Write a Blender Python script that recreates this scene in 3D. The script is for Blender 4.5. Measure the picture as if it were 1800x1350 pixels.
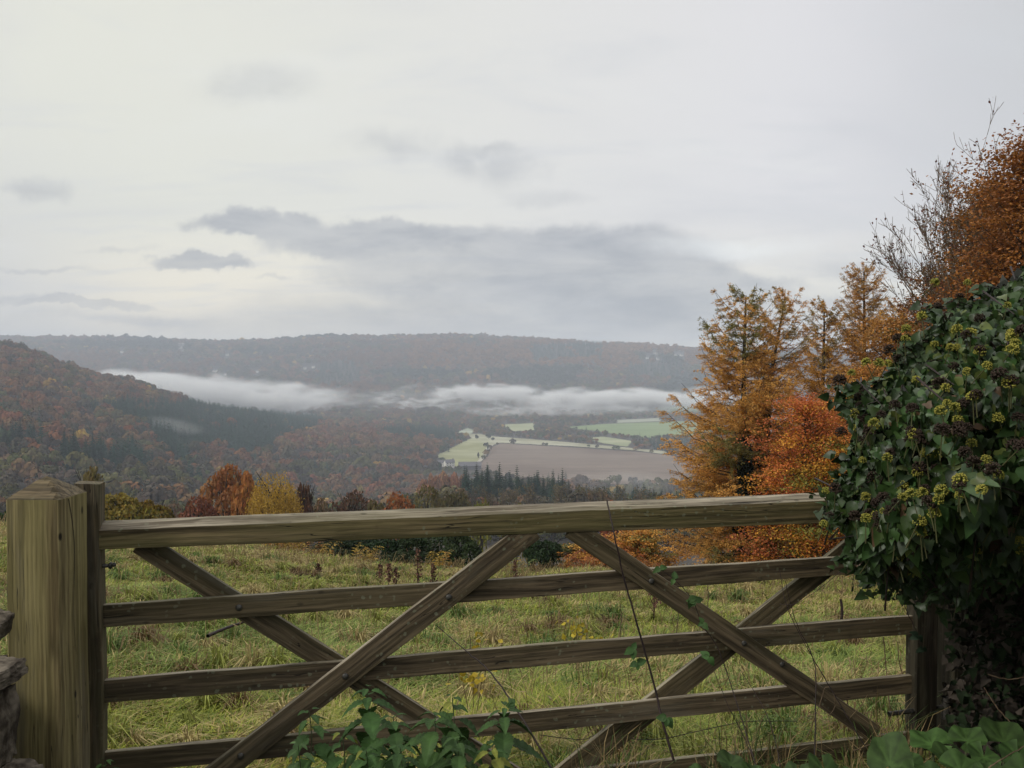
import bpy, math, random
import numpy as np
from mathutils import Matrix, Vector
R = math.radians
scene = bpy.context.scene
COL = scene.collection
for o in list(bpy.data.objects): bpy.data.objects.remove(o)

# ------------------------------------------------------------------ camera
EYE = 1.82
F = 1457.0
PITCH = math.atan(35 / F)
cam = bpy.data.cameras.new('camera'); cam.sensor_width = 36; cam.lens = F / 1800 * 36
cam.clip_start = 0.05; cam.clip_end = 30000
camo = bpy.data.objects.new('camera', cam); COL.objects.link(camo)
camo.location = (0, 0, EYE); camo.rotation_euler = (R(90) - PITCH, 0, 0)
scene.camera = camo
# ------------------------------------------------------------------ sky, sun, exposure
SUN_EL, SUN_AZ = R(34), R(-118)      # azimuth measured from the view direction, clockwise
scene.view_settings.view_transform = 'Standard'; scene.view_settings.look = 'None'
scene.view_settings.exposure = 0.35; scene.view_settings.gamma = 1.0
scene.render.engine = 'CYCLES'
scene.cycles.use_denoising = True
scene.cycles.max_bounces = 6; scene.cycles.diffuse_bounces = 3; scene.cycles.glossy_bounces = 2
scene.cycles.transmission_bounces = 4; scene.cycles.volume_bounces = 2; scene.cycles.transparent_max_bounces = 6
scene.cycles.volume_max_steps = 128
world = bpy.data.worlds.new('World'); scene.world = world; world.use_nodes = True


class NT:
    """tiny node-tree helper"""
    def __init__(s, nt): s.nt = nt; nt.nodes.clear()
    def n(s, t, **kw):
        x = s.nt.nodes.new(t)
        for k, v in kw.items():
            if k.startswith('i_'):
                k = k[2:]; x.inputs[int(k) if k.isdigit() else k.replace('_', ' ')].default_value = v
            else: setattr(x, k, v)
        return x
    def put(s, sock, v):
        if isinstance(v, bpy.types.NodeSocket): s.nt.links.new(v, sock)
        elif v is not None: sock.default_value = v
    def m(s, op, a, b=None, c=None, clamp=False):
        x = s.n('ShaderNodeMath', operation=op); x.use_clamp = clamp
        s.put(x.inputs[0], a)
        if b is not None: s.put(x.inputs[1], b)
        if c is not None: s.put(x.inputs[2], c)
        return x.outputs[0]
    def noise(s, vec, scale, detail=4, rough=.5, dist=0, out='Fac'):
        x = s.n('ShaderNodeTexNoise'); s.put(x.inputs['Vector'], vec)
        x.inputs['Scale'].default_value = scale; x.inputs['Detail'].default_value = detail
        x.inputs['Roughness'].default_value = rough; x.inputs['Distortion'].default_value = dist
        return x.outputs[out]
    def mapr(s, v, a, b, c=0, d=1, smooth=True):
        x = s.n('ShaderNodeMapRange'); x.interpolation_type = 'SMOOTHSTEP' if smooth else 'LINEAR'
        s.put(x.inputs[0], v)
        for k, q in enumerate((a, b, c, d)): s.put(x.inputs[k + 1], q)
        return x.outputs[0]
    def mix(s, f, a, b, blend='MIX'):
        x = s.n('ShaderNodeMix', data_type='RGBA', blend_type=blend)
        s.put(x.inputs[0], f)
        s.put(x.inputs[6], a if isinstance(a, bpy.types.NodeSocket) else (*a, 1))
        s.put(x.inputs[7], b if isinstance(b, bpy.types.NodeSocket) else (*b, 1))
        return x.outputs[2]
    def mapping(s, vec, loc=(0, 0, 0), rot=(0, 0, 0), sc=(1, 1, 1)):
        x = s.n('ShaderNodeMapping'); s.put(x.inputs[0], vec)
        x.inputs[1].default_value = loc; x.inputs[2].default_value = rot; x.inputs[3].default_value = sc
        return x.outputs[0]
    def comb(s, a, b, c=0.0):
        x = s.n('ShaderNodeCombineXYZ')
        for k, q in enumerate((a, b, c)): s.put(x.inputs[k], q)
        return x.outputs[0]
    def vm(s, op, a, b=None):
        x = s.n('ShaderNodeVectorMath', operation=op); s.put(x.inputs[0], a)
        if b is not None: s.put(x.inputs[1], b)
        return x.outputs['Value'] if op in ('LENGTH', 'DOT_PRODUCT') else x.outputs[0]


def lin(r, g, b):
    f = lambda c: (c / 255 / 12.92) if c <= 10 else ((c / 255 + .055) / 1.055) ** 2.4
    return (f(r), f(g), f(b))


def build_world():
    t = NT(world.node_tree)
    tc = t.n('ShaderNodeTexCoord').outputs['Generated']
    sep = t.n('ShaderNodeSeparateXYZ'); t.put(sep.inputs[0], tc)
    X, Y, Z = sep.outputs
    yc = t.m('MAXIMUM', Y, 0.06)
    u = t.m('DIVIDE', X, yc); v = t.m('DIVIDE', Z, yc)
    uv = t.comb(u, v)
    # streaky broad structure of a high overcast, seen in perspective on a cloud deck
    zc = t.m('ADD', t.m('MAXIMUM', Z, 0.0), 0.16)
    deck = t.comb(t.m('DIVIDE', X, zc), t.m('DIVIDE', Y, zc))
    b1 = t.noise(t.mapping(deck, rot=(0, 0, .5), sc=(.55, 1, 1)), .9, 5, .55, .6)
    b2 = t.noise(t.mapping(deck, loc=(3, 7, 0), rot=(0, 0, .25), sc=(.5, 1.2, 1)), 3.2, 6, .6, .4)
    # colours of the sheet
    base = t.mix(t.mapr(u, -.55, .55), lin(210, 210, 200), lin(206, 205, 208))
    base = t.mix(t.mapr(u, .28, .68), base, lin(186, 187, 188))
    hor = t.mix(t.mapr(u, -.5, .4), lin(232, 223, 203), lin(226, 222, 209))
    base = t.mix(t.mapr(v, .2, .05), base, hor)
    base = t.mix(t.m('MULTIPLY', t.mapr(u, -.38, -.7), t.mapr(v, .35, .1)), base, lin(196, 196, 194))
    base = t.mix(t.mapr(b1, .46, .7, 0, .6), base, lin(188, 189, 193))
    base = t.mix(t.mapr(b1, .45, .25, 0, .5), base, lin(216, 217, 214))
    base = t.mix(t.mapr(b2, .48, .7, 0, .4), base, lin(192, 194, 197))
    # lower grey clouds
    w1 = t.noise(uv, 7, 6, .6, .2, 'Color')
    wv = t.vm('SUBTRACT', w1, (.5, .5, .5))
    wv = t.vm('MULTIPLY', wv, (.2, .07, 0))
    w2 = t.noise(uv, 30, 5, .6, 0, 'Color')
    wv2 = t.vm('MULTIPLY', t.vm('SUBTRACT', w2, (.5, .5, .5)), (.03, .016, 0))
    p = t.vm('ADD', t.vm('ADD', uv, wv), wv2)
    cl = [(440, 397, 150, 26, 1, -.06), (660, 425, 210, 32, .95, -.12), (900, 468, 330, 66, .8, -.03), (1060, 472, 230, 74, .85, -.14), (1210, 515, 150, 48, .8, -.12),
          (1060, 555, 520, 70, .95, 0), (345, 457, 95, 15, .8, -.06), (150, 534, 130, 10, .6, -.08), (230, 560, 210, 12, .45, -.04),
          (50, 336, 70, 18, .6, 0), (680, 252, 75, 30, .42, 0), (455, 145, 90, 34, .4, -.6), (800, 285, 40, 32, .4, 0),
          (895, 300, 60, 34, .4, 0), (870, 262, 60, 10, .35, 0), (960, 350, 70, 16, .3, 0), (1560, 474, 120, 16, .6, .1), (1470, 520, 140, 14, .6, .1), (1350, 492, 60, 8, .4, 0),
          (100, 470, 90, 6, .55, 0), (30, 525, 60, 8, .5, 0), (760, 565, 620, 40, .5, 0), (210, 436, 50, 6, .4, 0), (480, 487, 40, 5, .35, 0)]
    den = None
    for ci_, (cx, cy, rx, ry, k, rot) in enumerate(cl):
        c = ((cx - 900) / F, (640 - cy) / F, 0)
        q = t.vm('SUBTRACT', p, c)
        q = t.mapping(q, rot=(0, 0, -rot), sc=(F / rx, F / ry, 0))
        d = t.vm('LENGTH', q)
        mk = t.m('MULTIPLY', t.mapr(d, *((1.12, .74) if (cx, cy) in ((900, 468), (1060, 472), (1210, 515)) else (1.12, .7) if (cx, cy) in ((440, 397), (660, 425), (930, 455), (1100, 490), (1230, 520), (345, 457), (150, 534)) else (1.5, .1))), k)
        # union
        den = mk if den is None else t.m('SUBTRACT', t.m('ADD', den, mk), t.m('MULTIPLY', den, mk))
    fn = t.noise(t.mapping(uv, sc=(.45, 1.6, 1)), 14, 8, .62, .3)
    dark = t.mix(t.mapr(fn, .3, .7), lin(146, 150, 157), lin(170, 172, 176))
    base = t.mix(t.m('MULTIPLY', den, t.mapr(fn, .25, .7, 1, .72)), base, dark)
    # thin blue opening low over the hill
    gap = t.mapr(t.vm('LENGTH', t.mapping(t.vm('SUBTRACT', p, ((1280 - 900) / F, (640 - 440) / F, 0)), sc=(F / 150, F / 20, 0))), 1.3, .2, 0, .45)
    base = t.mix(gap, base, lin(226, 230, 230))
    # an overcast sky is brighter overhead and darker low behind the viewer
    up = t.mapr(Z, .43, .8, 1.0, 2.0)
    back = t.mapr(Y, .1, -.6, 1.0, .72)
    cloud = t.mix(1.0, base, t.comb(t.m('MULTIPLY', up, back), t.m('MULTIPLY', up, back), t.m('MULTIPLY', up, back)), 'MULTIPLY')
    sky = t.n('ShaderNodeTexSky', sky_type='NISHITA'); sky.sun_disc = False
    sky.sun_elevation = SUN_EL; sky.sun_rotation = SUN_AZ
    bg1 = t.n('ShaderNodeBackground'); t.put(bg1.inputs[0], sky.outputs[0]); bg1.inputs[1].default_value = .08
    bg2 = t.n('ShaderNodeBackground'); t.put(bg2.inputs[0], cloud); bg2.inputs[1].default_value = SKY_K
    mx = t.n('ShaderNodeMixShader'); mx.inputs[0].default_value = .94
    t.nt.links.new(bg1.outputs[0], mx.inputs[1]); t.nt.links.new(bg2.outputs[0], mx.inputs[2])
    out = t.n('ShaderNodeOutputWorld'); t.nt.links.new(mx.outputs[0], out.inputs[0])


SKY_K = 1.03
build_world()
sl = bpy.data.lights.new('sun', 'SUN'); sl.energy = 1.5; sl.angle = R(11); sl.color = (1, .95, .87)
so = bpy.data.objects.new('sun', sl); COL.objects.link(so)
sd = Vector((math.sin(SUN_AZ) * math.cos(SUN_EL), math.cos(SUN_AZ) * math.cos(SUN_EL), math.sin(SUN_EL)))
so.rotation_euler = sd.to_track_quat('Z', 'Y').to_euler()


# ------------------------------------------------------------------ geometry helpers
def ray(px, py):
    u, v = (px - 900) / F, (675 - py) / F
    cp, sp = math.cos(PITCH), math.sin(PITCH)
    return np.array([u, cp + v * sp, -sp + v * cp])


def P(px, py, Y):
    d = ray(px, py); d = d / d[1] * Y
    return np.array([d[0], d[1], d[2] + EYE])


def proj(x, y, z):
    z = z - EYE; cp, sp = math.cos(PITCH), math.sin(PITCH)
    dep = y * cp - z * sp; v = y * sp + z * cp
    dep = np.maximum(dep, 1e-3)
    return 900 + F * x / dep, 675 - F * v / dep


def sstep(x, a, b):
    t = np.clip((x - a) / (b - a), 0, 1); return t * t * (3 - 2 * t)


_nr = np.random.default_rng(5)
_NW = [(_nr.normal(size=(10, 2)), _nr.uniform(0, 6.28, 10)) for _ in range(6)]


def fbm(x, y, scale, octs=4, k=0):
    out = np.zeros_like(np.asarray(x, float)); amp = 1; tot = 0
    for o in range(octs):
        w, ph = _NW[(o + k) % 6]; s = 2 ** o / scale
        a = 0
        for i in range(10): a = a + np.sin((x * w[i, 0] + y * w[i, 1]) * s * 2.2 + ph[i] + k * 1.7)
        out = out + amp * a / 10 ** .5 * .7; tot += amp; amp *= .5
    return out / tot


def mesh(name, V, Fc, mat, parent=None, col=None, smooth=False, link=True, loc=None):
    """V (n,3); Fc (m,k) int array or list of such arrays"""
    me = bpy.data.meshes.new(name)
    V = np.asarray(V, np.float32)
    Fs = [np.asarray(f, np.int32) for f in (Fc if isinstance(Fc, list) and not isinstance(Fc[0], tuple) else [Fc]) if len(f)]
    me.vertices.add(len(V)); me.vertices.foreach_set('co', V.ravel())
    nl = sum(f.size for f in Fs); nf = sum(len(f) for f in Fs)
    me.loops.add(nl); me.loops.foreach_set('vertex_index', np.concatenate([f.ravel() for f in Fs]))
    me.polygons.add(nf)
    tot = np.concatenate([np.full(len(f), f.shape[1], np.int32) for f in Fs])
    st = np.concatenate([[0], np.cumsum(tot)[:-1]]).astype(np.int32)
    me.polygons.foreach_set('loop_start', st)
    me.polygons.foreach_set('use_smooth', np.full(nf, bool(smooth)))
    me.update(calc_edges=True)
    if col is not None:
        a = me.color_attributes.new('Col', 'FLOAT_COLOR', 'POINT')
        c = np.ones((len(V), 4), np.float32); c[:, :3] = col
        a.data.foreach_set('color', c.ravel())
    if mat is not None: me.materials.append(mat)
    o = bpy.data.objects.new(name, me)
    if link: COL.objects.link(o)
    if parent is not None: o.parent = parent
    if loc is not None: o.location = loc
    return o


def thing(name, label, cat, loc=(0, 0, 0), rz=0, group=None):
    o = bpy.data.objects.new(name, None); COL.objects.link(o); o.empty_display_size = .1
    o.location = loc; o.rotation_euler = (0, 0, rz)
    return tag(o, label, cat, group)


def tag(o, label=None, cat=None, group=None, kind=None):
    if label: o['label'] = label
    if cat: o['category'] = cat
    if group: o['group'] = group
    if kind: o['kind'] = kind
    return o


def dup(root, loc, rz, sc=(1, 1, 1), label=None, group=None):
    r = root.copy(); COL.objects.link(r); r.location = loc; r.rotation_euler = (0, 0, rz); r.scale = sc
    if label: r['label'] = label
    if group: r['group'] = group
    for ch in root.children:
        c = ch.copy(); COL.objects.link(c); c.parent = r
    return r


class MB:
    """collects geometry with colours"""
    def __init__(s): s.V = []; s.F = {}; s.C = []; s.n = 0
    def add(s, V, Fc, col=None):
        V = np.asarray(V, float)
        for f in (Fc if isinstance(Fc, list) else [Fc]):
            f = np.asarray(f)
            if len(f): s.F.setdefault(f.shape[1], []).append(f + s.n)
        s.V.append(V); s.n += len(V)
        c = np.ones((len(V), 3)) if col is None else np.broadcast_to(np.asarray(col, float), (len(V), 3))
        s.C.append(c)
    def build(s, name, mat, parent=None, smooth=False, link=True):
        return mesh(name, np.concatenate(s.V), [np.concatenate(f) for f in s.F.values()], mat, parent, np.concatenate(s.C), smooth, link)


def norm(a): return a / np.maximum(np.linalg.norm(a, axis=-1, keepdims=True), 1e-9)


def frame(d):
    """two vectors perpendicular to d (n,3)"""
    d = np.asarray(d, float); ref = np.where(np.abs(d[:, 2:3]) > .9, np.array([[1., 0, 0]]), np.array([[0, 0, 1.]]))
    a = norm(np.cross(d, ref)); return a, np.cross(d, a)


def tubes(p0, p1, r0, r1, sides=5):
    p0, p1 = np.asarray(p0, float), np.asarray(p1, float); n = len(p0)
    r0 = np.broadcast_to(r0, n); r1 = np.broadcast_to(r1, n)
    a, b = frame(norm(p1 - p0))
    an = np.arange(sides) / sides * 2 * np.pi
    ring = np.cos(an)[None, :, None] * a[:, None] + np.sin(an)[None, :, None] * b[:, None]
    V = np.concatenate([p0[:, None] + ring * r0[:, None, None], p1[:, None] + ring * r1[:, None, None]], 1)
    k = np.arange(sides); f = np.stack([k, (k + 1) % sides, (k + 1) % sides + sides, k + sides], 1)
    Fc = (f[None] + (np.arange(n) * 2 * sides)[:, None, None]).reshape(-1, 4)
    return V.reshape(-1, 3), Fc


def path_tube(pts, rad, sides=6):
    """smooth shared-ring tube"""
    pts = np.asarray(pts, float); n = len(pts); rad = np.broadcast_to(rad, n)
    d = norm(np.gradient(pts, axis=0)); a = np.zeros_like(d); b = np.zeros_like(d)
    ref = np.array([1., 0, 0]) if abs(d[0, 0]) < .8 else np.array([0, 1., 0])
    for i in range(n):
        ref = ref - d[i] * ref.dot(d[i]); ref /= np.linalg.norm(ref); a[i] = ref; b[i] = np.cross(d[i], ref)
    an = np.arange(sides) / sides * 2 * np.pi
    V = pts[:, None] + (np.cos(an)[None, :, None] * a[:, None] + np.sin(an)[None, :, None] * b[:, None]) * rad[:, None, None]
    k = np.arange(sides); f = np.stack([k, (k + 1) % sides, (k + 1) % sides + sides, k + sides], 1)
    Fc = (f[None] + (np.arange(n - 1) * sides)[:, None, None]).reshape(-1, 4)
    return V.reshape(-1, 3), Fc


def quads(C, N, T, ln, wd, diamond=True):
    """leaf faces: centre C, normal N, long direction T (not nec. perpendicular)"""
    N = norm(N); T = norm(T - N * (T * N).sum(1, keepdims=True)); B = np.cross(N, T)
    ln = np.broadcast_to(ln, len(C))[:, None]; wd = np.broadcast_to(wd, len(C))[:, None]
    if diamond: V = np.stack([C - T * ln / 2, C + B * wd / 2 - T * ln * .05, C + T * ln / 2, C - B * wd / 2 - T * ln * .05], 1)
    else: V = np.stack([C - T * ln / 2 - B * wd / 2, C - T * ln / 2 + B * wd / 2, C + T * ln / 2 + B * wd / 2, C + T * ln / 2 - B * wd / 2], 1)
    return V.reshape(-1, 3), np.arange(len(C) * 4).reshape(-1, 4)


def rep(c, k): return np.repeat(c, k, axis=0)


# ------------------------------------------------------------------ materials
def new_mat(name):
    m = bpy.data.materials.new(name); m.use_nodes = True
    return m, NT(m.node_tree)


def finish(t, shader):
    o = t.n('ShaderNodeOutputMaterial'); t.nt.links.new(shader, o.inputs[0])


def mat_leaf(name, rough=.55, trans=.25, spec=.3, vary=.25, obj_vary=.2, tint=None, vscale=3.0):
    m, t = new_mat(name)
    a = t.n('ShaderNodeAttribute', attribute_name='Col').outputs['Color']
    if tint is not None: a = t.mix(1.0, a, tint, 'MULTIPLY')
    g = t.n('ShaderNodeNewGeometry')
    nz = t.noise(g.outputs['Position'], vscale, 3)
    a = t.mix(1.0, a, t.comb(*[t.mapr(nz, .3, .7, 1 - vary, 1 + vary, False)] * 3), 'MULTIPLY')
    oi = t.n('ShaderNodeObjectInfo').outputs['Random']
    hs = t.n('ShaderNodeHueSaturation'); t.put(hs.inputs['Color'], a)
    t.put(hs.inputs['Value'], t.mapr(oi, 0, 1, 1 - obj_vary, 1 + obj_vary, False))
    t.put(hs.inputs['Hue'], t.mapr(t.m('FRACT', t.m('MULTIPLY', oi, 7.3)), 0, 1, .5 - obj_vary * .06, .5 + obj_vary * .06, False))
    a = hs.outputs[0]
    b = t.n('ShaderNodeBsdfPrincipled'); t.put(b.inputs['Base Color'], a); b.inputs['Roughness'].default_value = rough
    b.inputs['Specular IOR Level'].default_value = spec
    if trans <= 0: finish(t, b.outputs[0]); return m
    tr = t.n('ShaderNodeBsdfTranslucent'); t.put(tr.inputs[0], a)
    mx = t.n('ShaderNodeMixShader'); mx.inputs[0].default_value = trans
    t.nt.links.new(b.outputs[0], mx.inputs[1]); t.nt.links.new(tr.outputs[0], mx.inputs[2])
    finish(t, mx.outputs[0]); return m


def mat_simple(name, c1, c2, scale=6, rough=.8, bump=.0, metal=0, coord='Object', sc=(1, 1, 1), detail=5):
    m, t = new_mat(name)
    v = t.mapping(t.n('ShaderNodeTexCoord').outputs[coord], sc=sc)
    nz = t.noise(v, scale, detail, .6)
    b = t.n('ShaderNodeBsdfPrincipled'); t.put(b.inputs['Base Color'], t.mix(t.mapr(nz, .35, .65), c1, c2))
    b.inputs['Roughness'].default_value = rough; b.inputs['Metallic'].default_value = metal
    b.inputs['Specular IOR Level'].default_value = .3
    if bump:
        bp = t.n('ShaderNodeBump'); bp.inputs['Strength'].default_value = bump; bp.inputs['Distance'].default_value = .01
        t.put(bp.inputs['Height'], nz); t.put(b.inputs['Normal'], bp.outputs[0])
    finish(t, b.outputs[0]); return m


def mat_wood(name, dark, light, algae, algae_amt=.5, lichen=.5, axis=0, speck=.5):
    """weathered softwood: grain runs along the given local axis"""
    m, t = new_mat(name)
    oc = t.n('ShaderNodeTexCoord').outputs['Object']
    oi = t.n('ShaderNodeObjectInfo').outputs['Random']
    off = t.comb(t.m('MULTIPLY', oi, 13), t.m('MULTIPLY', oi, 7), t.m('MULTIPLY', oi, 5))
    v = t.vm('ADD', oc, off)
    s1 = [38, 38, 38]; s1[axis] = 1.1
    s2 = [140, 140, 140]; s2[axis] = 5
    s3 = [5, 5, 5]; s3[axis] = .5
    bend = t.vm('MULTIPLY', t.vm('SUBTRACT', t.noise(v, 2.2, 2, .5, 0, 'Color'), (.5, .5, .5)), (.035, .035, .035))
    vb = t.vm('ADD', v, bend)
    g1 = t.noise(t.mapping(vb, sc=s1), 1, 5, .62, .35)
    g2 = t.noise(t.mapping(v, sc=s2), 1, 3, .6)
    # growth rings, cut open along the board
    wv = t.n('ShaderNodeTexWave', wave_type='RINGS', rings_direction='XYZ'[axis]); t.put(wv.inputs['Vector'], t.mapping(vb, loc=(.31, .23, .27), sc=[1 if i != axis else .05 for i in range(3)]))
    wv.inputs['Scale'].default_value = 26; wv.inputs['Distortion'].default_value = 2.0; wv.inputs['Detail'].default_value = 2
    wv.inputs['Detail Scale'].default_value = .7
    c = t.mix(t.mapr(g1, .36, .64), dark, light)
    c = t.mix(t.m('MULTIPLY', wv.outputs['Fac'], .3), c, dark)
    c = t.mix(t.mapr(g2, .48, .7, 0, .6), c, tuple(x * .45 for x in dark))
    al = t.noise(t.mapping(v, sc=s3), 1.2, 5, .65)
    c = t.mix(t.mapr(al, .42, .62, 0, algae_amt), c, algae)
    bl = t.noise(v, 5, 4, .6)
    c = t.mix(t.mapr(bl, .6, .75, 0, .55), c, tuple(x * .5 for x in dark))
    # drying splits along the grain
    s4 = [60, 60, 60]; s4[axis] = 1.6
    cr = t.noise(t.mapping(vb, loc=(4, 2, 9), sc=s4), 1, 2, .4)
    crk = t.m('MULTIPLY', t.mapr(t.m('ABSOLUTE', t.m('SUBTRACT', cr, .5)), .012, .003), t.mapr(t.noise(v, 3.3, 2), .5, .58))
    c = t.mix(t.m('MULTIPLY', crk, .85), c, (.006, .005, .004))
    wt = t.noise(t.mapping(v, sc=[1.5 if i == axis else 9 for i in range(3)]), 1, 4, .6)
    c = t.mix(t.mapr(wt, .52, .72, 0, .4), c, (.17, .155, .12))
    # pale lichen blotches
    vo = t.n('ShaderNodeTexVoronoi'); t.put(vo.inputs['Vector'], t.vm('ADD', v, t.vm('MULTIPLY', t.noise(v, 40, 2, .5, 0, 'Color'), (.02, .02, .02)))); vo.inputs['Scale'].default_value = 34
    msk = t.m('MULTIPLY', t.mapr(vo.outputs['Distance'], .27, .17), t.mapr(t.noise(v, 4.5, 3), .44, .58))
    c = t.mix(t.m('MULTIPLY', msk, lichen * .6), c, (.2, .21, .14))
    # knots / dark specks
    vo2 = t.n('ShaderNodeTexVoronoi'); t.put(vo2.inputs['Vector'], t.mapping(v, sc=[1 if i != axis else .5 for i in range(3)])); vo2.inputs['Scale'].default_value = 17
    c = t.mix(t.m('MULTIPLY', t.mapr(vo2.outputs['Distance'], .16, .06), t.m('MULTIPLY', t.mapr(t.noise(v, 9, 2), .48, .56), speck)), c, (.012, .01, .007))
    b = t.n('ShaderNodeBsdfPrincipled'); t.put(b.inputs['Base Color'], c); b.inputs['Roughness'].default_value = .78
    b.inputs['Specular IOR Level'].default_value = .25
    h = t.m('ADD', t.m('MULTIPLY', g1, .5), t.m('ADD', t.m('MULTIPLY', g2, .35), t.m('MULTIPLY', wv.outputs['Fac'], .25)))
    bp = t.n('ShaderNodeBump'); h = t.m('SUBTRACT', h, t.m('MULTIPLY', crk, 1.2)); bp.inputs['Strength'].default_value = .6; bp.inputs['Distance'].default_value = .003
    t.put(bp.inputs['Height'], h); t.put(b.inputs['Normal'], bp.outputs[0])
    finish(t, b.outputs[0]); return m


M = {}
M['gate'] = mat_wood('weathered_gate_wood', (.05, .037, .023), (.2, .15, .092), (.085, .072, .03), .4, 1.0)
M['rail'] = mat_wood('weathered_rail_wood', (.055, .041, .021), (.25, .19, .1), (.12, .112, .04), .55, 1.0)
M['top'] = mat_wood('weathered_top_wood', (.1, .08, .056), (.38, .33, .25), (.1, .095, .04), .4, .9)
M['stile'] = mat_wood('weathered_stile_wood', (.045, .034, .02), (.16, .12, .07), (.08, .08, .035), .5, .2, axis=2)
M['post'] = mat_wood('weathered_post_wood', (.11, .083, .037), (.33, .27, .13), (.17, .155, .055), .4, .1, axis=2, speck=.95)
M['cap'] = mat_wood('weathered_cap_wood', (.06, .044, .026), (.22, .165, .095), (.06, .055, .028), .4, .3, axis=0)
M['metal'] = mat_simple('galvanised_metal', (.06, .06, .055), (.14, .13, .12), 60, .5, .2, .8)
M['stone'] = mat_simple('sandstone', (.03, .021, .014), (.15, .125, .095), 17, .9, 1.0, detail=8)
M['bark'] = mat_simple('bark', (.018, .014, .01), (.06, .048, .036), 14, .95, .8, sc=(1, 1, .25))
M['greybark'] = mat_simple('grey_bark', (.08, .072, .06), (.17, .155, .13), 14, .9, .5, sc=(1, 1, .25))
M['stem'] = mat_simple('dark_stem', (.012, .008, .008), (.035, .02, .018), 30, .6)
M['drystem'] = mat_simple('dry_stem', (.06, .035, .02), (.14, .1, .06), 30, .8)
M['leaf'] = mat_leaf('tree_leaves', .6, .3, .2, .2, .12)
M['wood_leaf'] = mat_leaf('distant_leaves', .8, .2, .05, .15, .28, vscale=.3)
M['ivy'] = mat_leaf('ivy_leaves', .42, .08, .3, .25, 0, vscale=25)
M['needle'] = mat_leaf('needles', .7, .3, .1, .12, .1)
M['grass'] = mat_leaf('grass_blades', .6, .3, .25, .12, 0)
M['nettle'] = mat_leaf('nettle_leaves', .6, .15, .18, .25, .1, vscale=40)
M['vcol'] = mat_leaf('plain', .85, 0, .15, .15, .05, vscale=20)

# ------------------------------------------------------------------ terrain
TP = np.array([-700, -300, 0, 200, 400, 600, 800, 1000, 1250, 1600, 2100, 2600.])
TY = np.array([0.5, 4, 24, 30, 50, 80, 150, 300, 450, 600, 800, 1000, 1150, 1300, 1500, 1800, 2200, 2700, 3000, 3300, 4200, 6500.])
TZ = np.array([
    [-1.82] * 12, [-1.95] * 12,
    [-4.4, -4.6, -4.75, -5.05, -5.4, -5.85, -6.05, -6.15, -6.25, -6.3, -6.2, -6.0],
    [-6, -6.5, -6.9, -7.2, -7.5, -7.9, -8.2, -8.4, -8.3, -8.0, -7.6, -7.4],
    [-10, -11, -12, -12.2, -12.6, -13, -13.5, -14, -14, -13, -12, -12],
    [-18, -19, -20, -20, -20, -20.5, -21, -22, -22, -20, -18, -18],
    [-32, -34, -36, -36, -36, -37, -38, -39, -39, -36, -34, -32],
    [-48, -54, -60, -64, -66, -64, -58, -60, -64, -62, -60, -58],
    [-36, -44, -54, -66, -82, -88, -79, -81, -86, -86, -84, -80],
    [-10, -24, -40, -62, -88, -107, -113, -113, -113, -110, -105, -100],
    [15, 0, -16, -50, -89, -115, -121, -121, -121, -120, -118, -110],
    [48, 34, 14, -34, -82, -114, -123, -123, -123, -122, -120, -115],
    [64, 46, 26, -23, -77, -112, -123, -123.5, -123.5, -123, -120, -118],
    [52, 36, 14, -34, -76, -109, -123.5, -124, -124, -123, -120, -118],
    [10, -5, -30, -75, -100, -112, -124, -124, -124, -124, -120, -118],
    [-70, -90, -112, -120, -122, -124, -124, -124, -124, -124, -120, -118],
    [-70, -95, -102, -105, -110, -112, -114, -118, -122, -122, -110, -105],
    [10, 5, 0, 0, -6, -2, 8, 12, 5, 0, 0, 5],
    [80, 75, 70, 65, 58, 72, 76, 62, 48, 40, 50, 60],
    [112, 108, 108, 113, 90, 121, 122, 86, 58, 52, 70, 90],
    [100, 95, 88, 80, 70, 88, 92, 60, 40, 40, 60, 80],
    [60, 60, 50, 40, 30, 40, 50, 20, 20, 20, 30, 40]])


def H(x, y):
    """world height of the ground"""
    x = np.asarray(x, float); y = np.asarray(y, float)
    az = np.arctan2(x, y); r = np.hypot(x, y); azc = np.clip(az, R(-47), R(47))
    D = r * np.cos(azc); px = 900 + F * np.tan(azc)
    ci = np.clip(np.searchsorted(TP, px) - 1, 0, len(TP) - 2); cf = np.clip((px - TP[ci]) / (TP[ci + 1] - TP[ci]), 0, 1)
    cf = cf * .4 + (cf * cf * (3 - 2 * cf)) * .6
    z = 0
    for k, w in ((.88, .2), (1, .6), (1.12, .2)):
        d = np.clip(np.where(D > 27, D * k, D), .5, 6499)
        ri = np.clip(np.searchsorted(TY, d) - 1, 0, len(TY) - 2); rf = (d - TY[ri]) / (TY[ri + 1] - TY[ri])
        a = TZ[ri, ci] * (1 - cf) + TZ[ri, ci + 1] * cf; b = TZ[ri + 1, ci] * (1 - cf) + TZ[ri + 1, ci + 1] * cf
        z = z + w * (a * (1 - rf) + b * rf)
    z = z + sstep(D, 250, 600) * (1 - sstep(np.abs(px - 1050), 250, 420) * 1.0 * 0) * fbm(x, y, 330, 4) * np.where((px > 780) & (D < 2300) & (D > 700), .4, 4.0)
    z = z + sstep(D, 2300, 2800) * fbm(x, y, 500, 4, 2) * 11
    z = z + (sstep(D, 3, 6) * (1 - sstep(D, 25, 40))) * (fbm(x, y, 3.0, 3, 1) * .07 + fbm(x, y, 11, 2, 3) * .1)
    w = sstep(np.abs(az), R(80), R(135))
    zb = -EYE + np.minimum(np.maximum(r - 3, 0) * .12, 70)
    return z * (1 - w) + zb * w + EYE


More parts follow.
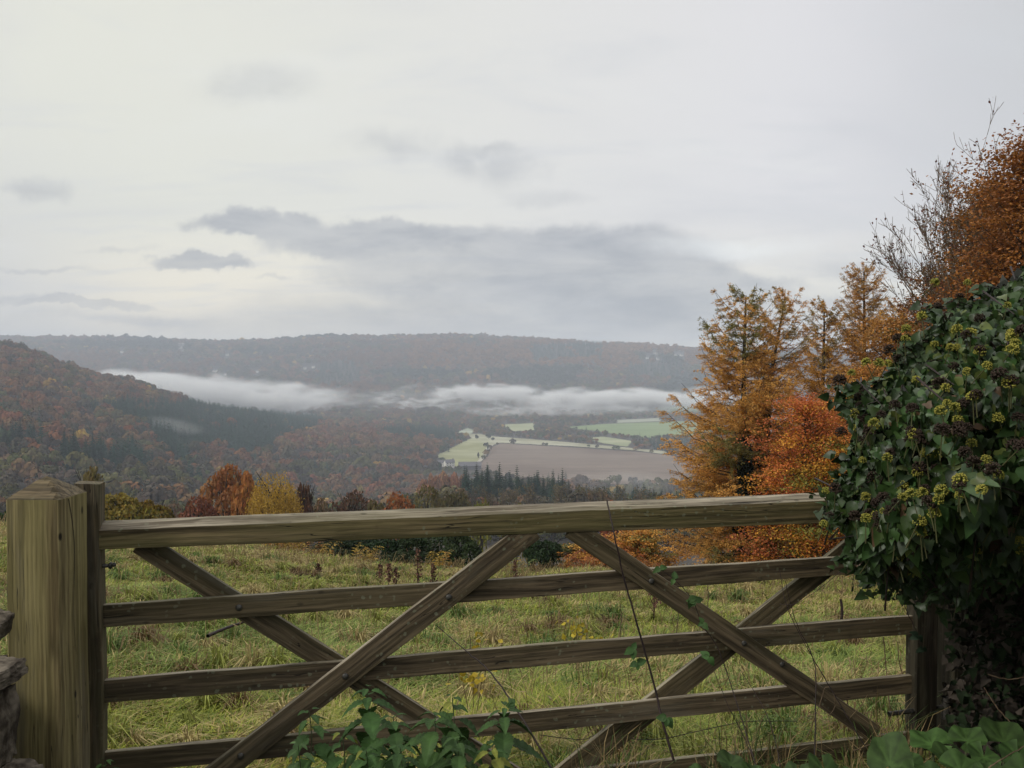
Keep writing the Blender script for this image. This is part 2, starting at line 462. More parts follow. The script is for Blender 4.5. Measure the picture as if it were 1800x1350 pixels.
def ground(px, py, y0=4, y1=5000):
    """where the view line of a target pixel meets the ground"""
    d = ray(px, py); d = d / d[1]
    ys = np.geomspace(y0, y1, 3000); z = EYE + d[2] * ys; h = H(d[0] * ys, ys)
    i = np.argmax(z < h); Y = ys[i]
    return np.array([d[0] * Y, Y, h[i]])


def build_terrain():
    az = np.concatenate([np.linspace(-180, -50, 50)[:-1], np.linspace(-50, 50, 420), np.linspace(50, 180, 50)[1:-1]])
    az = np.radians(az); r = np.concatenate([[.6], np.geomspace(1.2, 5200, 300)])
    A, Rr = np.meshgrid(az, r); X = np.sin(A) * Rr; Yy = np.cos(A) * Rr; Zz = H(X, Yy)
    n, m = X.shape
    V = np.stack([X, Yy, Zz], -1).reshape(-1, 3)
    i, j = np.meshgrid(np.arange(n - 1), np.arange(m), indexing='ij'); j2 = (j + 1) % m
    Fc = np.stack([i * m + j, i * m + j2, (i + 1) * m + j2, (i + 1) * m + j], -1).reshape(-1, 4)[:, ::-1]
    V = np.concatenate([V, [[0, 0, H(0, .01)]]]); c = len(V) - 1
    T3 = np.stack([np.arange(m), np.full(m, c), (np.arange(m) + 1) % m], 1)[:, ::-1]
    D = np.hypot(V[:, 0], V[:, 1]); nz = fbm(V[:, 0], V[:, 1], 2.0, 3)
    near = np.array([.03, .036, .014]) * (1 + .3 * nz[:, None]); far = np.array([.035, .027, .02]) * (1 + .2 * fbm(V[:, 0], V[:, 1], 60, 3))[:, None]
    w = sstep(D, 24, 45)[:, None]
    m_, t = new_mat('ground')
    a = t.n('ShaderNodeAttribute', attribute_name='Col').outputs['Color']
    pos = t.n('ShaderNodeNewGeometry').outputs['Position']
    nn = t.noise(pos, 9, 6, .65)
    a = t.mix(1.0, a, t.comb(*[t.mapr(nn, .3, .7, .55, 1.5, False)] * 3), 'MULTIPLY')
    b = t.n('ShaderNodeBsdfPrincipled'); t.put(b.inputs['Base Color'], a); b.inputs['Roughness'].default_value = .95
    bp = t.n('ShaderNodeBump'); bp.inputs['Strength'].default_value = .8; bp.inputs['Distance'].default_value = .05
    t.put(bp.inputs['Height'], nn); t.put(b.inputs['Normal'], bp.outputs[0]); finish(t, b.outputs[0])
    o = mesh('ground', V, [Fc, T3], m_, None, near * (1 - w) + far * w, True)
    tag(o, kind='structure')


build_terrain()


def inpoly(px, py, poly):
    px = np.asarray(px, float); py = np.asarray(py, float); res = np.zeros(px.shape, bool)
    n = len(poly)
    for i in range(n):
        x0, y0 = poly[i]; x1, y1 = poly[(i + 1) % n]
        if y0 == y1: continue
        c = ((y0 > py) != (y1 > py)) & (px < (x1 - x0) * (py - y0) / (y1 - y0) + x0)
        res ^= c
    return res


FIELDS = [
    ('pasture', [(766, 802), (800, 785), (828, 771), (852, 768), (862, 778), (850, 800), (840, 818), (800, 822), (780, 812)], (.2, .2, .075), (.36, .36, .21), 25),
    ('frosty_field', [(812, 765), (840, 763), (870, 768), (1000, 778), (1170, 794), (1176, 800), (1120, 793), (1000, 785), (880, 779), (862, 784), (835, 772)], (.25, .24, .15), (.42, .41, .3), 40),
    ('ploughed_field', [(862, 788), (880, 780), (1000, 787), (1120, 795), (1178, 801), (1245, 826), (1260, 850), (1180, 856), (1000, 850), (860, 836), (838, 822), (857, 803)], (.13, .09, .065), (.2, .15, .115), 60),
    ('crop_field', [(985, 752), (1060, 746), (1190, 741), (1250, 742), (1250, 764), (1190, 768), (1130, 771), (1090, 765), (1040, 757)], (.14, .2, .07), (.19, .25, .1), 80),
    ('pasture', [(880, 747), (940, 744), (938, 757), (900, 759)], (.24, .26, .13), (.36, .37, .22), 30),
    ('pasture', [(1025, 771), (1060, 768), (1112, 776), (1102, 786), (1060, 780)], (.22, .25, .12), (.37, .38, .23), 30),
    ('pasture', [(1085, 739), (1162, 735), (1162, 741), (1085, 744)], (.22, .24, .17), (.34, .35, .27), 30),
    ('crop_field', [(1150, 716), (1225, 714), (1260, 726), (1160, 730)], (.16, .21, .1), (.2, .26, .13), 60),
    ('pasture', [(800, 762), (822, 753), (836, 758), (826, 764)], (.25, .28, .2), (.38, .4, .32), 30),
]


def build_fields():
    for nm, poly, c1, c2, sc in FIELDS:
        g = np.array([ground(px, py, 700, 2500) for px, py in poly])
        x0, y0 = g[:, :2].min(0); x1, y1 = g[:, :2].max(0)
        xs = np.arange(x0, x1, 2.5); ys = np.arange(y0, y1, 4.0)
        X, Y = np.meshgrid(xs, ys); h = H(X, Y)
        gp = [tuple(q) for q in g[:, :2]]
        cx, cy = X[:-1, :-1] + 1.2, Y[:-1, :-1] + 2
        k = inpoly(cx, cy, gp)
        m = X.shape[1]; i, j = np.nonzero(k)
        Fc = np.stack([i * m + j, i * m + j + 1, (i + 1) * m + j + 1, (i + 1) * m + j], 1)
        us, inv = np.unique(Fc, return_inverse=True)
        V = np.stack([X, Y, h + .7], -1).reshape(-1, 3)[us]
        mt, t = new_mat(nm)
        pos = t.n('ShaderNodeNewGeometry').outputs['Position']
        n1 = t.noise(t.mapping(pos, rot=(0, 0, .4), sc=(.004, .05, .01)), 1, 4, .6)
        n2 = t.noise(t.mapping(pos, sc=(.012, .012, .01)), 1, 4, .6)
        c = t.mix(t.mapr(n2, .35, .65), c1, c2); c = t.mix(t.mapr(n1, .4, .65, 0, .5), c, tuple(.7 * q for q in c1))
        n3 = t.noise(pos, .006, 3, .6); c = t.mix(t.mapr(n3, .45, .6, 0, .5), c, tuple(.8 * q for q in c2))
        ln = t.n('ShaderNodeTexWave', wave_type='BANDS', bands_direction='X'); t.put(ln.inputs['Vector'], t.mapping(pos, rot=(0, 0, 1.15))); ln.inputs['Scale'].default_value = .022; ln.inputs['Distortion'].default_value = 1.2; ln.inputs['Detail Scale'].default_value = .01
        c = t.mix(t.mapr(ln.outputs['Fac'], .86, .98, 0, .4), c, tuple(.6 * q for q in c1))
        b = t.n('ShaderNodeBsdfPrincipled'); t.put(b.inputs['Base Color'], c); b.inputs['Roughness'].default_value = .95
        finish(t, b.outputs[0])
        o = mesh(nm, V, inv.reshape(-1, 4), mt); tag(o, kind='structure')
    # farm track between pasture and plough
    pts = [(826, 824), (838, 818), (848, 806), (855, 797), (858, 788), (866, 782)]
    c = np.array([ground(*p, 700, 2500) for p in pts]); s = []
    for i in range(len(c) - 1):
        for q in np.linspace(0, 1, 8, endpoint=False): s.append(c[i] * (1 - q) + c[i + 1] * q)
    s = np.array(s); d = np.gradient(s[:, :2], axis=0); d /= np.linalg.norm(d, axis=1)[:, None]; nrm = np.stack([-d[:, 1], d[:, 0]], 1)
    L, Rt = s.copy(), s.copy(); L[:, :2] += nrm * 2.6; Rt[:, :2] -= nrm * 2.6
    L[:, 2] = H(L[:, 0], L[:, 1]) + 1.0; Rt[:, 2] = H(Rt[:, 0], Rt[:, 1]) + 1.0
    V = np.concatenate([L, Rt]); n = len(s); k = np.arange(n - 1)
    tag(mesh('farm_track', V, np.stack([k, k + n, k + n + 1, k + 1], 1), mat_simple('track', (.3, .27, .22), (.42, .39, .33), .2)), kind='structure')


build_fields()


# ------------------------------------------------------------------ haze and valley fog
def mat_volume_even(name, col, dens, an=0.0):
    m = bpy.data.materials.new(name); m.use_nodes = True; t = NT(m.node_tree)
    v = t.n('ShaderNodeVolumePrincipled'); v.inputs['Color'].default_value = (*col, 1); v.inputs['Density'].default_value = dens
    v.inputs['Anisotropy'].default_value = an
    o = t.n('ShaderNodeOutputMaterial'); t.nt.links.new(v.outputs[0], o.inputs['Volume'])
    return m


def box_mesh(name, lo, hi, mat):
    x0, y0, z0 = lo; x1, y1, z1 = hi
    V = [(x0, y0, z0), (x1, y0, z0), (x1, y1, z0), (x0, y1, z0), (x0, y0, z1), (x1, y0, z1), (x1, y1, z1), (x0, y1, z1)]
    return mesh(name, V, [(0, 3, 2, 1), (4, 5, 6, 7), (0, 1, 5, 4), (1, 2, 6, 5), (2, 3, 7, 6), (3, 0, 4, 7)], mat)


HAZE = 2.5e-4
hz = box_mesh('haze', (-5400, -5400, -150), (5400, 5400, 175), mat_volume_even('haze_air', (.80, .87, 1.0), HAZE))
tag(hz, kind='stuff')


def sphere_mesh(seg=24, rings=14):
    V = [(0, 0, 1)]
    for i in range(1, rings):
        for j in range(seg):
            a, b = math.pi * i / rings, 2 * math.pi * j / seg
            V.append((math.sin(a) * math.cos(b), math.sin(a) * math.sin(b), math.cos(a)))
    V.append((0, 0, -1)); T = []; Q = []
    for j in range(seg): T.append((0, 1 + j, 1 + (j + 1) % seg))
    for i in range(rings - 2):
        for j in range(seg):
            a = 1 + i * seg; Q.append((a + j, a + seg + j, a + seg + (j + 1) % seg, a + (j + 1) % seg))
    b = len(V) - 1; a = 1 + (rings - 2) * seg
    for j in range(seg): T.append((a + (j + 1) % seg, a + j, b))
    return np.array(V, float), [np.array(Q), np.array(T)]


def fog_bank(cx, cy, Y, rx, ry, dy, dens, seed, lo=.38, hi=.62, rot=0.0):
    """a bank centred on the line of sight at forward distance Y; rx, ry are in photo pixels at that distance"""
    m = bpy.data.materials.new('valley_fog'); m.use_nodes = True; t = NT(m.node_tree)
    oc = t.n('ShaderNodeTexCoord').outputs['Object']
    k = Y / F
    sc = (rx * k, dy, ry * k)
    wp = t.mapping(oc, loc=(seed * 3.1, seed, 0), sc=(sc[0] / 75, sc[1] / 110, sc[2] / 24))
    n = t.noise(wp, 1, 4, .55, .4)
    wob = t.vm('MULTIPLY', t.vm('SUBTRACT', t.noise(wp, .8, 2, .5, 0, 'Color'), (.5, .5, .5)), (.6, .6, 1.0))
    r = t.vm('LENGTH', t.vm('ADD', oc, wob))
    fall = t.mapr(r, .92, .35)
    den = t.m('MULTIPLY', t.m('MULTIPLY', fall, t.mapr(n, lo, hi, .05, 1.0)), dens * 1.4)
    v = t.n('ShaderNodeVolumePrincipled'); v.inputs['Color'].default_value = (.985, .985, .99, 1)
    t.put(v.inputs['Density'], den)
    o = t.n('ShaderNodeOutputMaterial'); t.nt.links.new(v.outputs[0], o.inputs['Volume'])
    V, Fc = sphere_mesh(); c = P(cx, cy, Y)
    ob = mesh('fog_bank', V, Fc, m, smooth=True); ob.location = c; ob.scale = sc; ob.rotation_euler = (0, rot, 0)
    tag(ob, kind='stuff')


fog_bank(400, 694, 1950, 290, 42, 110, .026, 1, .32, .6, R(3.2))
fog_bank(260, 676, 1850, 180, 30, 100, .022, 5, .28, .56, R(3.2))
fog_bank(505, 700, 1880, 100, 28, 70, .022, 8, .38, .62)
fog_bank(800, 700, 2000, 215, 34, 80, .026, 2, .48, .68)
fog_bank(640, 704, 1950, 130, 30, 60, .016, 6, .5, .7)
fog_bank(870, 691, 2050, 150, 22, 70, .034, 9, .38, .6)
fog_bank(1075, 704, 2000, 190, 27, 80, .045, 3, .32, .55)
fog_bank(1200, 702, 2050, 160, 24, 80, .030, 4, .32, .55)
fog_bank(960, 722, 1850, 230, 16, 70, .010, 7, .35, .65)
fog_bank(305, 748, 800, 70, 16, 40, .006, 10, .35, .6, R(12))
fog_bank(1080, 850, 620, 150, 26, 60, .0030, 11, .35, .65)
fog_bank(790, 842, 700, 90, 18, 50, .0035, 12, .35, .65)


# ------------------------------------------------------------------ distant and middle trees: prototypes
def crown(rng, nb, nleaf, size, col, flat=.75, spread=.75, jitter=.35, top_only=True, cvar=.2):
    """leaf-clump crown of unit radius, base at z=0, built of nb clumps"""
    bc = rng.normal(size=(nb, 3)); bc = norm(bc) * (rng.uniform(0, 1, (nb, 1)) ** .4) * spread
    bc[:, 2] = np.abs(bc[:, 2]) * flat + .35
    br = rng.uniform(.26, .46, nb)
    b = rng.integers(0, nb, nleaf)
    d = norm(rng.normal(size=(nleaf, 3))); d[:, 2] = np.where(rng.random(nleaf) < .75, np.abs(d[:, 2]), d[:, 2])
    pos = bc[b] + d * (br[b] * rng.uniform(.82, 1.08, nleaf))[:, None]
    dist = np.linalg.norm(pos[:, None] - bc[None], axis=2) - br[None] * .8
    keep = (dist > 0).all(1)
    pos, d, b = pos[keep], d[keep], b[keep]; n = len(pos)
    N = norm(d + rng.normal(size=(n, 3)) * jitter); T = rng.normal(size=(n, 3))
    V, Fc = quads(pos, N, T, rng.uniform(.7, 1.3, n) * size, rng.uniform(.6, 1.1, n) * size * .8, False)
    tb = 1 + rng.uniform(-cvar, cvar, (nb, 1)); c = np.asarray(col) * tb[b] * (1 + rng.uniform(-cvar, cvar, (n, 1)))
    c = c * (1 + rng.normal(size=(n, 3)) * .06)
    return V, Fc, rep(np.clip(c, .003, 1), 4)


def trunk_geo(rng, h, r, bend=.05, nlimb=5, top=.7):
    p = np.array([[0, 0, -.3], [rng.uniform(-bend, bend), rng.uniform(-bend, bend), h * .4], [rng.uniform(-bend, bend) * 2, rng.uniform(-bend, bend) * 2, h]])
    q = np.array([p[0] * (1 - s) ** 2 + 2 * p[1] * s * (1 - s) + p[2] * s * s for s in np.linspace(0, 1, 7)])
    mb = MB(); mb.add(*path_tube(q, np.linspace(r, r * .35, 7), 7))
    for k in range(nlimb):
        a = rng.uniform(0, 6.28); s = rng.uniform(.45, .9); b = q[int(s * 6)]
        e = b + np.array([math.cos(a), math.sin(a), rng.uniform(.7, 1.3)]) * h * rng.uniform(.2, .4)
        mb.add(*tubes([b], [e], r * .45, r * .12, 5))
    return mb


def decid_proto(name, seed, col, link=True, n=900, nb=13, size=.13, hgt=1.0, **kw):
    """whole tree of unit crown radius: trunk + crown parts; crown starts at .5"""
    rng = np.random.default_rng(seed)
    V, Fc, C = crown(rng, nb, n, size, col, **kw); V[:, 2] = V[:, 2] * hgt + .25
    return V, Fc, C, trunk_geo(rng, .9, .06)


def spruce_geo(rng, layers=22, fr=11, col=(.02, .035, .022), height=4.2, cvar=.25):
    """unit base radius, given height, drooping fronds"""
    C, N, T, L, W, K = [], [], [], [], [], []
    for i in range(layers):
        s = i / layers; z = .12 * height + s * height * .88; r = (1 - s) ** .85 * (1 + rng.uniform(-.15, .15)) + .04
        for k in range(fr):
            a = rng.uniform(0, 6.28); rr = r * rng.uniform(.75, 1.15); u = np.array([math.cos(a), math.sin(a), 0])
            t = norm(np.array([u[0], u[1], rng.uniform(-.55, -.1)])); n = np.array([u[0] * .5, u[1] * .5, 1.])
            for q in (.35, .8):
                C.append(u * rr * q + np.array([0, 0, z - rr * q * .3])); N.append(n + rng.normal(size=3) * .25); T.append(t)
                L.append(rr * .75); W.append(rr * .45 * (1.2 - q)+.03); K.append(1 + rng.uniform(-cvar, cvar))
    V, Fc = quads(np.array(C), np.array(N), np.array(T), np.array(L), np.array(W))
    return V, Fc, rep(np.array(col) * np.array(K)[:, None], 4)


def gn_scatter(name, pts, scl, rot, tint, protos):
    """one stuff object: instances prototypes on the vertices"""
    me = bpy.data.meshes.new(name); me.vertices.add(len(pts)); me.vertices.foreach_set('co', np.asarray(pts, np.float32).ravel())
    for nm, arr, ty in (('sc', scl, 'FLOAT_VECTOR'), ('rz', rot, 'FLOAT'), ('tint', tint, 'FLOAT_COLOR')):
        a = me.attributes.new(nm, ty, 'POINT')
        if ty == 'FLOAT_COLOR':
            c = np.ones((len(pts), 4), np.float32); c[:, :3] = arr; a.data.foreach_set('color', c.ravel())
        elif ty == 'FLOAT_VECTOR': a.data.foreach_set('vector', np.asarray(arr, np.float32).ravel())
        else: a.data.foreach_set('value', np.asarray(arr, np.float32))
    me.update()
    ob = bpy.data.objects.new(name, me); COL.objects.link(ob); tag(ob, kind='stuff')
    coll = bpy.data.collections.new(name + '_kinds')
    for p in protos: coll.objects.link(p)
    ng = bpy.data.node_groups.new(name, 'GeometryNodeTree')
    ng.interface.new_socket('Geometry', in_out='INPUT', socket_type='NodeSocketGeometry')
    ng.interface.new_socket('Geometry', in_out='OUTPUT', socket_type='NodeSocketGeometry')
    N_, L_ = ng.nodes, ng.links
    gi = N_.new('NodeGroupInput'); go = N_.new('NodeGroupOutput')
    m2p = N_.new('GeometryNodeMeshToPoints'); ci = N_.new('GeometryNodeCollectionInfo')
    ci.inputs['Collection'].default_value = coll; ci.inputs['Separate Children'].default_value = True; ci.inputs['Reset Children'].default_value = True
    ip = N_.new('GeometryNodeInstanceOnPoints'); ip.inputs['Pick Instance'].default_value = True
    def attr(nm, ty):
        a = N_.new('GeometryNodeInputNamedAttribute'); a.data_type = ty; a.inputs['Name'].default_value = nm
        return [s for s in a.outputs if s.enabled and s.name == 'Attribute'][0]
    cx = N_.new('ShaderNodeCombineXYZ'); L_.new(attr('rz', 'FLOAT'), cx.inputs[2])
    e2r = N_.new('FunctionNodeEulerToRotation'); L_.new(cx.outputs[0], e2r.inputs[0])
    rv = N_.new('FunctionNodeRandomValue'); rv.data_type = 'INT'
    mi = [s for s in rv.inputs if s.enabled]; mi[0].default_value = 0; mi[1].default_value = len(protos) - 1
    L_.new(gi.outputs[0], m2p.inputs[0]); L_.new(m2p.outputs[0], ip.inputs['Points']); L_.new(ci.outputs[0], ip.inputs['Instance'])
    L_.new([s for s in rv.outputs if s.enabled][0], ip.inputs['Instance Index'])
    L_.new(e2r.outputs[0], ip.inputs['Rotation']); L_.new(attr('sc', 'FLOAT_VECTOR'), ip.inputs['Scale'])
    L_.new(ip.outputs[0], go.inputs[0])
    md = ob.modifiers.new('scatter', 'NODES'); md.node_group = ng
    return ob


def mat_tint(name):
    m, t = new_mat(name)
    a = t.n('ShaderNodeAttribute', attribute_name='Col').outputs['Color']
    it = t.n('ShaderNodeAttribute', attribute_name='tint'); it.attribute_type = 'INSTANCER'
    c = t.mix(1.0, a, it.outputs['Color'], 'MULTIPLY')
    b = t.n('ShaderNodeBsdfPrincipled'); t.put(b.inputs['Base Color'], c); b.inputs['Roughness'].default_value = .85
    b.inputs['Specular IOR Level'].default_value = .05
    finish(t, b.outputs[0]); return m


M['tint'] = mat_tint('woodland_crowns')
PLANT = [[(150, 697), (330, 700), (430, 708), (560, 725), (570, 738), (530, 752), (500, 762), (480, 775), (432, 792), (400, 782), (280, 776), (262, 745), (225, 722)],
         [(0, 742), (60, 742), (62, 758), (0, 765)], [(95, 775), (250, 772), (270, 800), (110, 800)], [(660, 748), (800, 748), (800, 765), (700, 764)],
         [(500, 572), (600, 572), (600, 588), (500, 592)], [(930, 604), (1060, 600), (1060, 624), (940, 632)], [(280, 779), (340, 778), (335, 792), (290, 792)],
         [(1140, 768), (1260, 764), (1260, 785), (1150, 785)], [(545, 640), (620, 630), (640, 668), (560, 676)], [(1100, 640), (1200, 634), (1210, 664), (1110, 660)]]
HOUSES = [(378, 650), (396, 656), (400, 621), (551, 643), (1138, 627), (1152, 618), (1156, 629), (1189, 621), (1198, 622), (215, 616), (536, 645), (452, 651), (318, 609)]
PAL = {'russet': (.185, .085, .042), 'brown': (.165, .1, .052), 'olive': (.09, .085, .034), 'grey': (.08, .066, .048), 'gold': (.34, .22, .05), 'green': (.055, .075, .034)}
PN = list(PAL)


def sample_wood(rng):
    out = []
    # (ylo, yhi, spacing)
    for y0, y1, s, pxa, pxb in ((215, 420, 9.0, -150, 1330), (420, 700, 9.5, -200, 1400), (700, 1700, 11, -250, 1400), (1700, 2350, 14, -200, 1500), (2350, 3450, 17, -150, 1500)):
        ny = int((y1 - y0) / s); ys = y0 + (np.arange(ny) + .5) * s
        for y in ys:
            xa = (pxa - 900) / F * y; xb = (pxb - 900) / F * y; n = int((xb - xa) / s)
            x = xa + (np.arange(n) + rng.uniform(0, 1, n)) * s; yy = y + rng.uniform(-.5, .5, n) * s
            out.append(np.stack([x, yy], 1))
    return np.concatenate(out)


def build_woods():
    rng = np.random.default_rng(11)
    xy = sample_wood(rng); xy = xy[~((xy[:, 1] > 315) & (xy[:, 1] < 420) & (xy[:, 0] / xy[:, 1] > -.062) & (xy[:, 0] / xy[:, 1] < .21))]
    gx = rng.uniform(815, 1190, 900); gx = np.where(rng.random(900) < .6, rng.uniform(815, 1000, 900), gx); gy = rng.uniform(325, 410, 900); st = []
    for a_, b_ in zip(gx, gy):
        q = np.array([(a_ - 900) / F * b_, b_])
        if all(np.hypot(*(q - w_)) > 4.6 for w_ in st): st.append(q)
    st = np.array(st[:175]); xy = np.concatenate([xy, st]); stand = np.zeros(len(xy), bool); stand[-len(st):] = True
    x, y = xy.T; z = H(x, y)
    px, py = proj(x, y, z); n = len(x)
    sz = rng.uniform(.75, 1.3, n)
    drop = rng.random(n) < .06
    for _, poly, *_r in FIELDS:
        drop |= inpoly(px, py, poly) | inpoly(px, py - 6, poly) & (rng.random(n) < .0)
        # keep tall trees from hiding a field that lies just beyond them
        for dy in (5, 9): drop |= inpoly(px, py - dy * (900 / y), poly) & (y > 700) & (rng.random(n) < .6)
    floor = (px > 770) & (y > 800) & (y < 2300)
    
    drop |= (px > 815) & (y > 430) & (y < 930) & (rng.random(n) < .1)
    # occluded from the field crest: never seen
    crest = -(900 - 640) / F * y + EYE
    hs = np.where(y < 700, 16, 14)
    drop |= (z + hs < crest)
    # slopes facing away behind the near ridges stay hidden too
    for hx, hy in HOUSES:
        drop |= (np.abs(px - hx) < 7) & (py > hy - 3) & (py < hy + 14) & (y > 2000)
    for q in ((786, 817), (832, 824)):
        drop |= (np.abs(px - q[0]) < 24) & (py > q[1] - 4) & (py < q[1] + 12)
    tx, ty = proj(x, y, z + 11)
    con = np.zeros(n, bool)
    for poly in PLANT: con |= inpoly(tx, ty, poly) & (rng.random(n) < .93)
    con |= (px > 812) & (px < 1330) & (y > 300) & (y < 470) & (rng.random(n) < .5)
    con |= (px > 1080) & (y > 440) & (y < 640) & (rng.random(n) < .5)
    con |= (rng.random(n) < .03) & (y < 2300) & (y > 520)
    con |= stand; drop &= ~stand
    keep = ~drop
    # per-tree kind
    f1 = fbm(x, y, 70, 3, 1) + rng.normal(size=n) * .45; f2 = fbm(x, y, 160, 3, 4) + rng.normal(size=n) * .35
    kind = np.where(f1 > .55, 0, np.where(f1 > .15, 1, np.where(f1 > -.3, 3, 2)))
    up = (py < 800) & (px < 780) & (y < 1500)
    kind = np.where(up & (f2 > -.25) & (kind > 1), rng.choice([0, 1, 1], n), kind)
    kind = np.where((y < 700) & (f2 < -.1) & (kind < 2), rng.choice([2, 3, 5], n), kind)
    kind = np.where(rng.random(n) < .015, 4, kind)
    kind = np.where(floor & (rng.random(n) < .5), rng.choice([1, 2, 3, 5], n), kind)
    rad = np.where(y < 700, rng.uniform(4.2, 7.0, n), rng.uniform(5.0, 7.8, n)) * np.where(y > 2300, 1.55, 1) * np.where((y > 1700) & (y <= 2300), 1.2, 1)
    rad *= np.where(floor, .72, 1)
    # the trees that show largest become objects, the rest one stuff mass
    inv = keep & (px > -30) & (px < 1280)
    near_d = np.nonzero(inv & ~con)[0]; near_d = near_d[np.argsort(y[near_d])][:240]
    near_c = np.nonzero(inv & con & (y < 900))[0]; near_c = near_c[np.argsort(y[near_c])][:260]
    indiv = np.zeros(n, bool); indiv[near_d] = True; indiv[near_c] = True
    # prototypes for individuals
    pr = {}
    txt = {'russet': 'russet red-brown', 'brown': 'dull brown', 'olive': 'olive green', 'grey': 'grey-brown half bare', 'gold': 'bright golden yellow', 'green': 'dark green'}
    for ki, k in enumerate(PN):
        for v in range(3):
            V, Fc, C, tr = decid_proto(k, 100 + ki * 10 + v, np.array(PAL[k]), n=2600, nb=14, size=.085, hgt=[1.1, 1.3, 1.0][v], cvar=.2, jitter=.28)
            V *= (1, 1, 1)
            pr[(ki, v)] = (V, Fc, C, tr)
    made = {}
    for i in near_d:
        ki = int(kind[i]); v = int(rng.integers(0, 3)); lab = f"{txt[PN[ki]]} round-crowned broadleaf tree in the wood filling the valley side"
        gr = f"{txt[PN[ki]]} broadleaf trees of the valley wood"; s = rad[i] * sz[i]; loc = (x[i], y[i], z[i] - .3)
        if (ki, v) not in made:
            V, Fc, C, tr = pr[(ki, v)]
            r = thing('broadleaf_tree', lab, 'tree', group=gr)
            mesh('crown', V, Fc, M['wood_leaf'], r, C); tr.build('trunk', M['bark'], r, True)
            made[(ki, v)] = r; r.location = loc; r.rotation_euler = (0, 0, rng.uniform(0, 6.28)); r.scale = (s, s, s * 1.05)
        else: dup(made[(ki, v)], loc, rng.uniform(0, 6.28), (s, s, s * rng.uniform(.85, 1.3)))
    cm = {}
    for i in near_c:
        v = int(rng.integers(0, 4)); s = rng.uniform(2.6, 3.9) * (1.2 if px[i] < 990 else .95); loc = (x[i], y[i], z[i] - .3)
        if v not in cm:
            r = thing('spruce_tree', 'dark green pointed spruce in the conifers below the fields and on the wooded slope', 'tree', group='spruces of the conifer stand')
            V, Fc, C = spruce_geo(np.random.default_rng(40 + v), 26, 14, [(.018, .04, .028), (.022, .044, .03), (.026, .046, .026), (.016, .036, .028)][v], height=5.6)
            mesh('crown', V, Fc, M['wood_leaf'], r, C)
            mb = MB(); mb.add(*path_tube([(0, 0, -.3), (0, 0, 2.5), (0, 0, 5.2)], [.09, .06, .02], 6)); mb.build('trunk', M['bark'], r, True)
            cm[v] = r; r.location = loc; r.scale = (s, s, s)
        else: dup(cm[v], loc, rng.uniform(0, 6.28), (s, s, s * rng.uniform(.72, 1.0)))
        pass
    # the mass
    g = np.random.default_rng(77); dp, cp_ = [], []
    for v in range(6):
        V, Fc, C = crown(g, 9, 420, .2, (1, 1, 1), cvar=.16, jitter=.16); V[:, 2] = V[:, 2] * 1.1 + .2
        dp.append(mesh('crown_kind', V, Fc, M['tint'], None, C, link=False))
    for v in range(4):
        V, Fc, C = spruce_geo(g, 14, 8, (1, 1, 1), 4.6, .2); cp_.append(mesh('spruce_kind', V, Fc, M['tint'], None, C, link=False))
    mass = keep & ~indiv
    k = np.nonzero(mass & ~con)[0]
    pal = np.array([PAL[q] for q in PN]); tint = pal[kind[k]] * g.uniform(.72, 1.3, (len(k), 1)) * (1 + g.normal(size=(len(k), 3)) * .06)
    far = y[k] > 2300
    ff = fbm(x[k], y[k], 260, 4, 3)
    tint = np.where((far & (ff > .25))[:, None], np.array([[.15, .07, .03]]) * g.uniform(.7, 1.3, (len(k), 1)), tint)
    tint = np.where((far & (ff < -.3))[:, None], np.array([[.035, .045, .03]]) * g.uniform(.7, 1.3, (len(k), 1)), tint)
    # the low spur that catches warmer beech
    spur = far & (px[k] > 720) & (px[k] < 1240) & (py[k] > 604) & (py[k] < 650)
    tint = np.where((spur & (ff > -.2))[:, None], np.array([[.2, .09, .03]]) * g.uniform(.6, 1.3, (len(k), 1)), tint)
    s = (rad * sz)[k]
    gn_scatter('autumn_woodland', np.stack([x[k], y[k], z[k] - .3], 1), np.stack([s, s, s * g.uniform(.85, 1.3, len(k))], 1), g.uniform(0, 6.28, len(k)), tint, dp)
    k = np.nonzero(mass & con)[0]
    k2 = k[(y[k] < 1700) & (px[k] < 780)]; e_ = g.normal(size=(2 * len(k2), 2)) * 5.0; k = np.concatenate([k, k2, k2]); jit = np.zeros((len(k), 2)); jit[-len(e_):] = e_
    cx_, cy_ = x[k] + jit[:, 0], y[k] + jit[:, 1]; cz_ = H(cx_, cy_)
    tint = np.array([[.022, .052, .036]]) * g.uniform(.7, 1.35, (len(k), 1)); s = g.uniform(2.8, 4.2, len(k)) * np.where(y[k] > 2300, 1.4, 1.0)
    gn_scatter('conifer_plantation', np.stack([cx_, cy_, cz_ - .3], 1), np.stack([s, s, s * g.uniform(.9, 1.1, len(k))], 1), g.uniform(0, 6.28, len(k)), tint, cp_)
    print('woods', mass.sum(), len(near_d), len(near_c))


build_woods()


